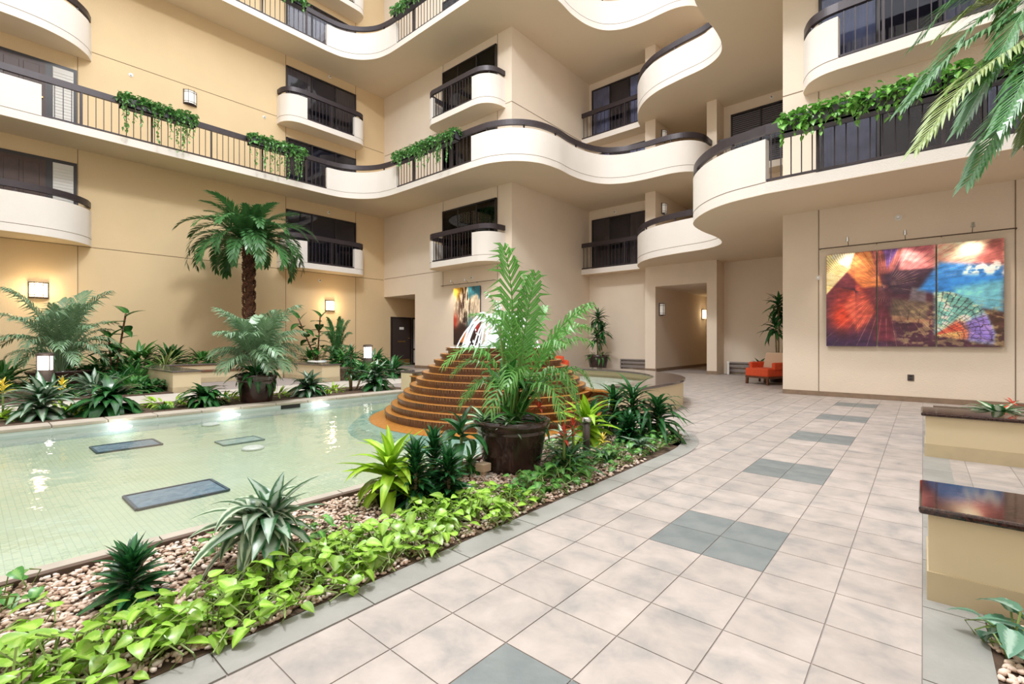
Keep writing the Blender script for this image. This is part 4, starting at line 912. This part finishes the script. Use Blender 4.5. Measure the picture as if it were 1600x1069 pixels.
# ------------------------------------------------------------------ railing planter boxes
BOX = mat('planter_slate', (70, 66, 74), .6, var=.15)
F_IVY = fam('leaf', leafmat('leaf_ivy', (84, 150, 72), (150, 194, 124), .3, rnd=.3), 1, .75, (.3, .7), shape='heart', n=4)
def planter(label, p, L, axis, out, z, hang, seed, fm=F_IVY, single=False, dens=1):
    """box hung outside a railing: p = start, axis = unit direction, out = outward unit"""
    random.seed(seed); r = thing('railing_planter', label, 'planter', (p[0], p[1], z), math.atan2(axis[1], axis[0]), 'planter boxes on the railings')
    sg = 1 if (axis[0]*out[1]-axis[1]*out[0]) > 0 else -1
    b = MB(); b.box(0, L, min(0, sg*.26), max(0, sg*.26), 0, .03)
    for y0, y1 in ((0, .02), (.24, .26)): b.box(0, L, min(sg*y0, sg*y1), max(sg*y0, sg*y1), 0, .28)
    b.box(0, .02, min(0, sg*.26), max(0, sg*.26), 0, .28); b.box(L-.02, L, min(0, sg*.26), max(0, sg*.26), 0, .28); b.build('box', BOX, r)
    Ms = []; n = int(620*L/1.9*dens)
    for k in range(n):
        x = random.uniform(-.03, L+.03); t = random.random(); y = sg*(random.uniform(-.05, .36)); zz = .24+random.uniform(0, .24)*(1-abs(t-.5))
        if abs(y) > .26: zz -= random.uniform(0, .25)
        Ms.append(lm(random.random()*6.28, random.uniform(-.9, .3), random.uniform(-.5, .5), random.uniform(.085, .16), (x, y, zz)))
    st = MB()
    for k in range(int(22*L/1.9)):
        x = random.uniform(0, L); D = hang*random.uniform(.25, 1); y = sg*random.uniform(.27, .33); P = [(x, y, .25)]; nn = int(D/.045)
        for q in range(nn):
            x += random.uniform(-.02, .02); P.append((x, y+random.uniform(-.01, .02)*sg, .25-.045*(q+1)))
            if random.random() < .75: Ms.append(lm(random.random()*6.28, random.uniform(-1.2, -.3), 0, random.uniform(.06, .11), P[-1]))
        if len(P) > 1: st.tube(P, .004, 3, False)
    put(r, fm, Ms, single); o = st.build('vine_stems', GSTEM, r); o['kind'] = 'stuff'
zr = 1.345-.33
planter('trailing planter box nearest the doors on the left railing', (-17.58, 2.95), 1.85, (0, 1), (1, 0), F[3]+zr, 1.25, 81)
planter('trailing planter box by the dark window on the left railing', (-17.58, 6.4), 1.95, (0, 1), (1, 0), F[3]+zr, 1.25, 82)
planter('planter box on far railing beside the curved corner', (-15.25, 10.98), 1.75, (1, 0), (0, -1), F[3]+zr, .7, 83)
planter('planter box on far railing right of its neighbour', (-13.4, 10.98), 1.6, (1, 0), (0, -1), F[3]+zr, .9, 84)
planter('topmost planter box on far railing beside the curved corner', (-15.25, 10.98), 1.75, (1, 0), (0, -1), F[5]+zr, .4, 85)
planter('topmost planter box on far railing, right one', (-13.4, 10.98), 1.6, (1, 0), (0, -1), F[5]+zr, .4, 86)
planter('topmost planter box on left railing by the window', (-17.58, 6.4), 1.95, (0, 1), (1, 0), F[5]+zr, .5, 87)
F_IVR = fam('leaf', leafmat('leaf_ivy_bright', (96, 160, 66), (146, 194, 96), .3, rnd=.3), 1, .75, (.3, .7), shape='heart', n=4)
for k in range(3):
    planter(['long slate planter box above the painting, left one', 'long slate planter box above the painting, middle one', 'long slate planter box above the painting behind palm fronds'][k], (-1.98+k*1.12, 10.12), 1.1, (1, 0), (0, -1), F[2]+zr-.04, .5, 90+k, F_IVR, True, .85)

# ------------------------------------------------------------------ sconces, sprinklers, fixtures
def sconce(label, loc, nrm, w=.38, h=.46, lit=True, e=45):
    rz = math.atan2(nrm[1], nrm[0])-PI/2
    r = thing('wall_sconce', label, 'wall lamp', loc, rz, 'wall sconces')
    MB().box(-w/2-.02, w/2+.02, 0, .02, -h/2, h/2).build('backplate', BRONZE, r)
    P = [(w/2*math.cos(t), .02+.13*math.sin(t)) for t in np.linspace(0, PI, 13)]
    g_ = MB(); n = len(P); g_.v = [(x, y, -h/2+.03) for x, y in P]+[(x, y, h/2-.03) for x, y in P]; g_.f = [(i, i+1, n+i+1, n+i) for i in range(n-1)]
    g_.build('shade', LAMPON if lit else LAMPOFF, r, smooth=True)
    f_ = MB()
    for zz in (-h/2+.03, h/2-.03, h/2-.09, -h/2+.09):
        f_.tube([(x*1.03, y*1.03, zz) for x, y in P], .008, 5)
    for t in (0.02, .35, .65, .98): f_.tube([(w/2*1.03*math.cos(PI*t), (.02+.13*math.sin(PI*t))*1.03, -h/2), (w/2*1.03*math.cos(PI*t), (.02+.13*math.sin(PI*t))*1.03, h/2)], .008, 5)
    f_.build('cage', BRONZE, r)
    if lit:
        d = bpy.data.lights.new('sconce_glow', 'POINT'); d.energy = e; d.color = (1, .74, .42); d.shadow_soft_size = .1
        o = bpy.data.objects.new('sconce_glow', d); COL.objects.link(o); o.parent = r; o.location = (0, .32, .0)
sconce('glowing box sconce on golden wall above the bowl palm', (XA, 1.41, 2.63), (1, 0)); sconce('glowing box sconce on golden wall left of the passage', (XA, 10.2, 2.67), (1, 0))
sconce('unlit box sconce on upper left wall above the railing', (XA, 5.11, 9.53), (1, 0), .36, .5, False); sconce('unlit sconce on block above the far planter boxes', (-15.69, YB, 9.5), (0, -1), .3, .45, False)
sconce('unlit tall sconce inside the ground floor corridor', (-7.71, 17.75, 2.4), (1, 0), .3, .48, False); sconce('unlit sconce by the corridor on second storey', (-7.71, 17.95, 6.35), (1, 0), .28, .42, False); sconce('unlit sconce by the corridor on third storey', (-7.71, 17.95, 9.2), (1, 0), .28, .42, False)
sconce('amber sconce deep in the ground floor corridor', (-7.71, 22.4, 2.4), (1, 0), .3, .48, True, 14)
SPR = {}
def sprinkler(label, loc, nrm):
    r = thing('sprinkler_head', label, 'sprinkler', loc, math.atan2(nrm[1], nrm[0]), 'sprinkler heads')
    MB().tube([(0, 0, 0), (.012, 0, 0)], .06, 14).build('escutcheon', WHITE, r); MB().tube([(.012, 0, 0), (.07, 0, 0)], .025, 10).build('nozzle', CHROME, r)
for lab, loc, nr in (('sprinkler on left wall above the railing near the doors', (XA, 3.5, 9.3+.35), (1, 0)), ('sprinkler above the top left wall window', (XA, 10.2, 12.4), (1, 0)), ('sprinkler above the lower left wall window', (XA, 10.15, 6.62), (1, 0)), ('sprinkler under the lower left balcony', (XA, 9.75, 3.7), (1, 0)), ('sprinkler left of the upper left balcony', (XA, 7.55, 9.75), (1, 0)), ('sprinkler over the narrow painting', (-13.2, YB, 3.62), (0, -1)), ('sprinkler over the three panel painting', (-.37, YR, 3.64), (0, -1)), ('sprinkler in the armchair recess', (-3.3, 18.06, 3.5), (0, -1)), ('sprinkler above lower window over the cane plant', (-9.9, YD, 6.65), (0, -1)), ('sprinkler on side wall above curved parapet', (XC, 14.2, 9.0), (1, 0)), ('sprinkler in the recess above the blinds', (-3.9, 18.06, 9.5), (0, -1))): sprinkler(lab, loc, nr)
# ------------------------------------------------------------------ paintings
def noise2(u, v, s, seed, oct=4):
    rg = np.random.default_rng(seed); out = np.zeros_like(u); a = 1; tot = 0
    for o_ in range(oct):
        n = int(s*2**o_)+3; g_ = rg.random((n+2, n+2)); x = np.clip(u, 0, .9999)*(n-1); y = np.clip(v, 0, .9999)*(n-1); i = x.astype(int); j = y.astype(int); fx = x-i; fy = y-j; fx = fx*fx*(3-2*fx); fy = fy*fy*(3-2*fy)
        out += a*((g_[i, j]*(1-fx)+g_[i+1, j]*fx)*(1-fy)+(g_[i, j+1]*(1-fx)+g_[i+1, j+1]*fx)*fy); tot += a; a *= .55
    return out/tot
def mixc(c, col, k): return c*(1-k[..., None])+np.array(col)/255*k[..., None]
def sm(x, a, b): t = np.clip((x-a)/(b-a), 0, 1); return t*t*(3-2*t)
def poly(u, v, pts, soft=.012):
    k = np.ones_like(u); n = len(pts)
    for i in range(n):
        (x0, y0), (x1, y1) = pts[i], pts[(i+1) % n]; d = ((x1-x0)*(v-y0)-(y1-y0)*(u-x0))/math.hypot(x1-x0, y1-y0); k = np.minimum(k, sm(d, -soft, soft))
    return k
def art_big(U, V):
    """U 0..2.65, V 0..1.94 upwards"""
    u = U/2.65; v = V/1.94; nz = noise2(u, v, 6, 1); nf = noise2(u, v, 26, 2); c = np.zeros(u.shape+(3,))+np.array([70, 36, 52])/255
    c = mixc(c, (44, 28, 58), sm(-v, -.3, -.05)*sm(-u, -.5, -.2)); c = mixc(c, (150, 44, 40), np.exp(-(((U-.45)/.4)**2+((V-1.0)/.6)**2))*.9)
    c = mixc(c, (228, 66, 36), np.exp(-(((U-.28)/.18)**2+((V-.62)/.25)**2))*.95); c = mixc(c, (226, 96, 70), poly(U, V, [(.3, .85), (.55, .3), (.85, .7), (.55, 1.25)], .06)*.7)
    c = mixc(c, (222, 128, 66), poly(U, V, [(.36, 1.55), (.62, 1.2), (.95, 1.2), (.76, 1.94), (.46, 1.94)], .03)*.9); c = mixc(c, (246, 212, 140), poly(U, V, [(0, 1.1), (.42, 1.62), (.46, 1.94), (0, 1.94)], .02))
    c = mixc(c, (250, 236, 190), poly(U, V, [(.1, 1.86), (.38, 1.6), (.5, 1.94), (.1, 1.94)], .01)); c = mixc(c, (66, 40, 92), poly(U, V, [(.0, .95), (.28, 1.45), (.52, 1.2), (.3, 1.0)], .03)*.85)
    for k in range(26): a = .5+k*.05; d = np.abs((U-.5)*math.sin(a+1.1)-(V-1.15)*math.cos(a+1.1)); c = mixc(c, (50, 24, 50), sm(-d, -.008, -.002)*sm(-(U), -.75, -.2)*.55)
    # middle panel
    c = mixc(c, (206, 108, 92), poly(U, V, [(.8, 1.4), (1.1, 1.5), (1.3, 1.94), (.8, 1.94)], .05)*.6); c = mixc(c, (88, 62, 130), poly(U, V, [(.95, 1.94), (1.02, 1.55), (1.2, 1.94)], .02)*.9)
    c = mixc(c, (216, 128, 128), poly(U, V, [(1.2, 1.45), (1.75, 1.42), (1.75, 1.94), (1.25, 1.94)], .04)*.9); c = mixc(c, (150, 70, 84), poly(U, V, [(1.2, 1.94), (1.75, 1.75), (1.75, 1.94)], .05)*.7)
    c = mixc(c, (52, 34, 50), poly(U, V, [(.95, 1.4), (1.12, 1.05), (1.5, 1.0), (1.75, 1.5), (1.15, 1.5)], .03)*.95); c = mixc(c, (148, 130, 96), poly(U, V, [(.78, 1.05), (1.1, 1.2), (1.2, 1.05), (.85, .85)], .05)*.85)
    c = mixc(c, (104, 88, 72), poly(U, V, [(1.05, .6), (1.6, .5), (1.7, .85), (1.1, .95)], .06)*.9); c = mixc(c, (120, 116, 120), poly(U, V, [(1.35, .9), (1.6, .85), (1.62, 1.12), (1.4, 1.15)], .03)*.7); c = mixc(c, (96, 34, 48), poly(U, V, [(.8, .1), (1.15, .1), (1.05, .7), (.85, .9)], .05)*.8); c = mixc(c, (196, 148, 104), poly(U, V, [(1.1, .52), (1.7, .42), (1.7, .5), (1.1, .62)], .02)*.6)
    # right panel
    k3 = sm(U, 1.68, 1.78); c = mixc(c, (226, 160, 140), k3*sm(v, .62, .72)); c = mixc(c, (252, 226, 190), np.exp(-(((U-2.2)/.28)**2+((V-1.85)/.16)**2))); c = mixc(c, (150, 70, 70), poly(U, V, [(2.2, 1.5), (2.65, 1.45), (2.65, 1.94), (2.5, 1.94)], .06)*.8)
    c = mixc(c, (44, 118, 196), poly(U, V, [(1.5, 1.1), (1.9, .95), (2.65, 1.15), (2.65, 1.45), (1.8, 1.6)], .06)*.95); c = mixc(c, (230, 232, 226), poly(U, V, [(2.0, 1.35), (2.65, 1.3), (2.65, 1.55), (2.2, 1.5)], .06)*sm(nf, .42, .62)*.85)
    c = mixc(c, (110, 190, 214), poly(U, V, [(2.05, .8), (2.65, .62), (2.65, 1.2), (2.0, 1.1)], .08)*.95); c = mixc(c, (74, 50, 42), poly(U, V, [(2.2, .05), (2.65, .0), (2.65, .62), (2.3, .7)], .03)*.95)
    R = np.hypot(U-1.72, V-.22)+.12*(nz-.5); A = np.arctan2(V-.22, U-1.72)+.10*(nf-.5); fan = sm(-R, -.84, -.78)*k3*sm(A, -.3, -.1)
    c = mixc(c, (110, 176, 166), fan*.95); c = mixc(c, (214, 218, 180), fan*sm(nf, .48, .62)*.7); c = mixc(c, (132, 112, 190), fan*sm(-A, -.62, -.4)*sm(R, .4, .55)); c = mixc(c, (210, 84, 60), fan*sm(-R, -.55, -.4)*sm(-A, -.85, -.55)); c = mixc(c, (226, 170, 104), fan*sm(-R, -.5, -.3)*sm(-A, -.3, -.1))
    c = mixc(c, (40, 28, 44), fan*(((A*8.5) % 1) < .16)*.75); c = mixc(c, (52, 40, 60), fan*(((R*11+nz*3) % 1) < .18)*.45)
    c = mixc(c, (60, 44, 40), sm(-np.abs(((U-1.1)*6+(1-v)*1.5) % 1-.5), -.09, -.03)*sm(-v, -.42, -.3)*sm(U, 1.15, 1.3)*(1-fan)*.6); c = mixc(c, (150, 132, 92), sm(nf, .52, .66)*sm(-v, -.5, -.3)*sm(U, 1.05, 1.3)*(1-fan)*.6)
    st = noise2((u+.35*v)/1.35, np.abs(v-.5*u)/1.1, 30, 9, 3); st2 = noise2(u*.2, v, 40, 10, 2)
    for k in range(22): a = .15+k*.13; d = np.abs((U-1.0)*math.sin(a)-(V-1.2)*math.cos(a)); c = mixc(c, (244, 196, 150), sm(-d, -.006, -.001)*.35*sm(nz, .45, .6)); c = mixc(c, (44, 26, 44), sm(-np.abs(d-.05), -.006, -.001)*.3)
    c = c*(.86+.34*nz)[..., None]*(.80+.42*nf)[..., None]*(.82+.36*st)[..., None]*(.9+.25*st2)[..., None]; c = c*1.12+.025; return np.clip(c, 0, 1)
def art_small(U, V):
    u = U/1.48; v = V/2.26; n1 = noise2(u, v, 4, 5); n2 = noise2(u, v, 18, 6); n3 = noise2(u, v*.25, 22, 7); c = np.zeros(u.shape+(3,))+np.array([226, 206, 178])/255
    c = mixc(c, (232, 178, 66), sm(v+.3*n1, .95, 1.1)*sm(-u, -.5, -.3)); c = mixc(c, (44, 116, 132), sm(v+.3*n1, .92, 1.02)*sm(u, .5, .6)); c = mixc(c, (150, 74, 34), sm(n3, .5, .62)*np.exp(-((u-.42)/.16)**2)*sm(v, .4, .6)); c = mixc(c, (58, 38, 34), sm(n3+.25*(1-v), .52, .66)*np.exp(-((u-.45)/.3)**2)); c = mixc(c, (50, 32, 32), sm(-v+.2*n1, -.36, -.2))
    c = mixc(c, (196, 60, 44), np.exp(-((u-.05)/.12)**2-((v-.42)/.12)**2)); c = mixc(c, (206, 62, 60), np.exp(-((u-.9)/.12)**2-((v-.32)/.1)**2)); c = mixc(c, (84, 150, 160), np.exp(-((u-.65)/.12)**2-((v-.36)/.14)**2)*.8); c = mixc(c, (226, 134, 58), poly(u, v, [(.25, .05), (.62, .02), (.6, .2), (.42, .24)], .02)); return np.clip(c*(.8+.4*n2)[..., None], 0, 1)
def canvas(name, label, x0, x1, y, z0, z1, fn, u0, nu, nv, group=None):
    r = thing(name, label, 'painting', ((x0+x1)/2, y-.03, z0), 0, group); w_ = x1-x0; h_ = z1-z0
    MB().box(-w_/2, w_/2, -.045, 0, 0, h_).build('canvas_edge', mat('canvas_edge', (80, 60, 62), .8), r)
    U, V = np.meshgrid(np.linspace(0, w_, nu), np.linspace(0, h_, nv), indexing='ij'); C = fn(U+u0, V)
    vs = np.stack([U-w_/2, np.full_like(U, -.047), V], -1).reshape(-1, 3); idx = np.arange(nu*nv).reshape(nu, nv)
    fs = np.stack([idx[:-1, :-1], idx[1:, :-1], idx[1:, 1:], idx[:-1, 1:]], -1).reshape(-1, 4)
    me = bpy.data.meshes.new('painted_face'); me.from_pydata(vs.tolist(), [], fs.tolist()); ca = me.color_attributes.new('paint', 'FLOAT_COLOR', 'POINT')
    cl = np.where(C <= .04045, C/12.92, ((C+.055)/1.055)**2.4); ca.data.foreach_set('color', np.concatenate([cl.reshape(-1, 3), np.ones((nu*nv, 1))], 1).astype(np.float32).ravel())
    if 'paint' not in MATS:
        m = bpy.data.materials.new('paint'); m.use_nodes = True; a = m.node_tree.nodes.new('ShaderNodeVertexColor'); a.layer_name = 'paint'; p = m.node_tree.nodes['Principled BSDF']; p.inputs['Roughness'].default_value = .45; m.node_tree.links.new(a.outputs[0], p.inputs['Base Color']); MATS['paint'] = m
    me.materials.append(MATS['paint']); link('painted_face', me, r)
canvas('painting', 'left panel of abstract triptych with red and gold rays', -1.56, -.715, YR, 1.08, 3.02, art_big, 0, 110, 220, 'triptych panels')
canvas('painting', 'middle panel of abstract triptych with dark brown forms', -.69, .18, YR, 1.08, 3.02, art_big, .87, 110, 220, 'triptych panels')
canvas('painting', 'right panel of abstract triptych with blue band and fan', .205, 1.09, YR, 1.08, 3.02, art_big, 1.765, 110, 220, 'triptych panels')
canvas('painting', 'tall narrow abstract painting in ochre and teal behind the fountain', -14.18, -12.7, YB, 1.02, 3.28, art_small, 0, 90, 140)
def track(label, x0, x1, y, z, spots):
    r = thing('picture_light_track', label, 'track light', ((x0+x1)/2, y, z)); c = (x0+x1)/2
    MB().tube([(x0-c, -.12, 0), (x1-c, -.12, 0)], .012, 6).build('rail', WIRE, r)
    for x in np.linspace(x0, x1, 4): MB().tube([(x-c, -.12, 0), (x-c, 0, 0)], .008, 5).build('standoff', WIRE, r)
    for x in spots:
        s_ = MB().tube([(x-c, -.12, 0), (x-c, -.16, .06), (x-c, -.3, .10)], .006, 5).build('spot_arm', WIRE, r)
        MB().tube([(x-c, -.3, .16), (x-c, -.29, .07)], [.022, .034], 10).build('spot_head', CHROME, s_)
        d = bpy.data.lights.new('picture_spot', 'SPOT'); d.energy = 55; d.color = (1, .88, .72); d.spot_size = 1.4; d.spot_blend = .9; d.shadow_soft_size = .03
        o = bpy.data.objects.new('picture_spot', d); COL.objects.link(o); o.parent = r; o.location = (x-c, -.42, .06); o.rotation_euler = (.38, 0, 0)
track('slim picture light track over the three panel painting', -1.68, 1.24, YR, 3.16, (-1.17, -.26, .68)); track('slim picture light track over the narrow painting', -14.9, -11.9, YB, 3.42, (-14.1, -13.3))
r = thing('wall_outlet', 'grey outlet plate low on the painting wall', 'outlet', (-.18, YR, .47)); MB().box(-.05, .05, -.012, 0, -.06, .06).build('plate', BRONZE, r)
for zz in (-.028, .028): MB().box(-.022, .022, -.016, -.01, zz-.018, zz+.018).build('socket', POTB, r)
r = thing('wire_ring', 'round white fitting on wall left of the triptych', 'fitting', (-1.72, YR, 2.56)); MB().tube([(0, 0, 0), (0, -.02, 0)], .05, 16).build('disc', PARA, r); MB().tube([(0, -.02, 0), (0, -.03, 0)], .02, 12).build('hub', CHROME, r)
# ------------------------------------------------------------------ armchairs, heaters
def armchair(label, loc, rz):
    r = thing('armchair', label, 'armchair', loc, rz, 'orange armchairs')   # front edge along local x at y=0, seat runs to +y
    MB().box(-.36, .36, .0, .78, .22, .44).build('seat', ORANGE, r, bevel=.03); MB().box(-.37, .37, .02, .80, .17, .225).build('base_rail', WOODL, r)
    for s_ in (-1, 1):
        MB().box(s_*.36-.055, s_*.36+.055, .2, .78, .4, .60).build('arm', ORANGE, r, bevel=.03)
        for y in (.04, .74): MB().obox((s_*.32, y, .17), (s_*.33, y, 0), .06, .05, (0, 1, 0)).build('leg', WOODL, r)
    b = MB(); b.box(-.3, .3, .6, .74, .42, .86); b.v = [(x, y+(z-.42)*.3, z) for x, y, z in b.v]; b.build('backrest', BEIGE, r, bevel=.03)
armchair('orange armchair with beige back at the wall corner', (-3.44, 14.15, 0), math.atan2(-.31, .62)); armchair('orange armchair partly hidden behind the fountain', (-10.38, 15.3, 0), 2.3)
def heater(label, x0, x1, y):
    r = thing('baseboard_heater', label, 'heater', ((x0+x1)/2, y, 0)); h_ = (x1-x0)/2
    for z0 in (.08, .24, .38): MB().box(-h_, h_, -.12, 0, z0, z0+(.1 if z0 < .3 else .05)).build('fin', HEAT, r)
    for s_ in (-1, 1): MB().box(s_*h_*.97-.02, s_*h_*.97+.02, -.1, 0, 0, .42).build('bracket', HEAT, r)
heater('grey triple rail heater behind the orange armchair', -5.3, -2.6, 18.06); heater('grey triple rail heater beside the tall cane plant', -9.6, -8.2, YD)
r = thing('valve_pipe', 'white valve pipe at heater end by the pillar', 'pipe', (-5.2, 17.7, 0)); MB().tube([(0, 0, 0), (0, 0, .4)], .035, 10).build('pipe', WHITE, r); MB().lathe([(.05, 0), (.05, .06)], 12, (0, 0, .4)).build('cap', WHITE, r)
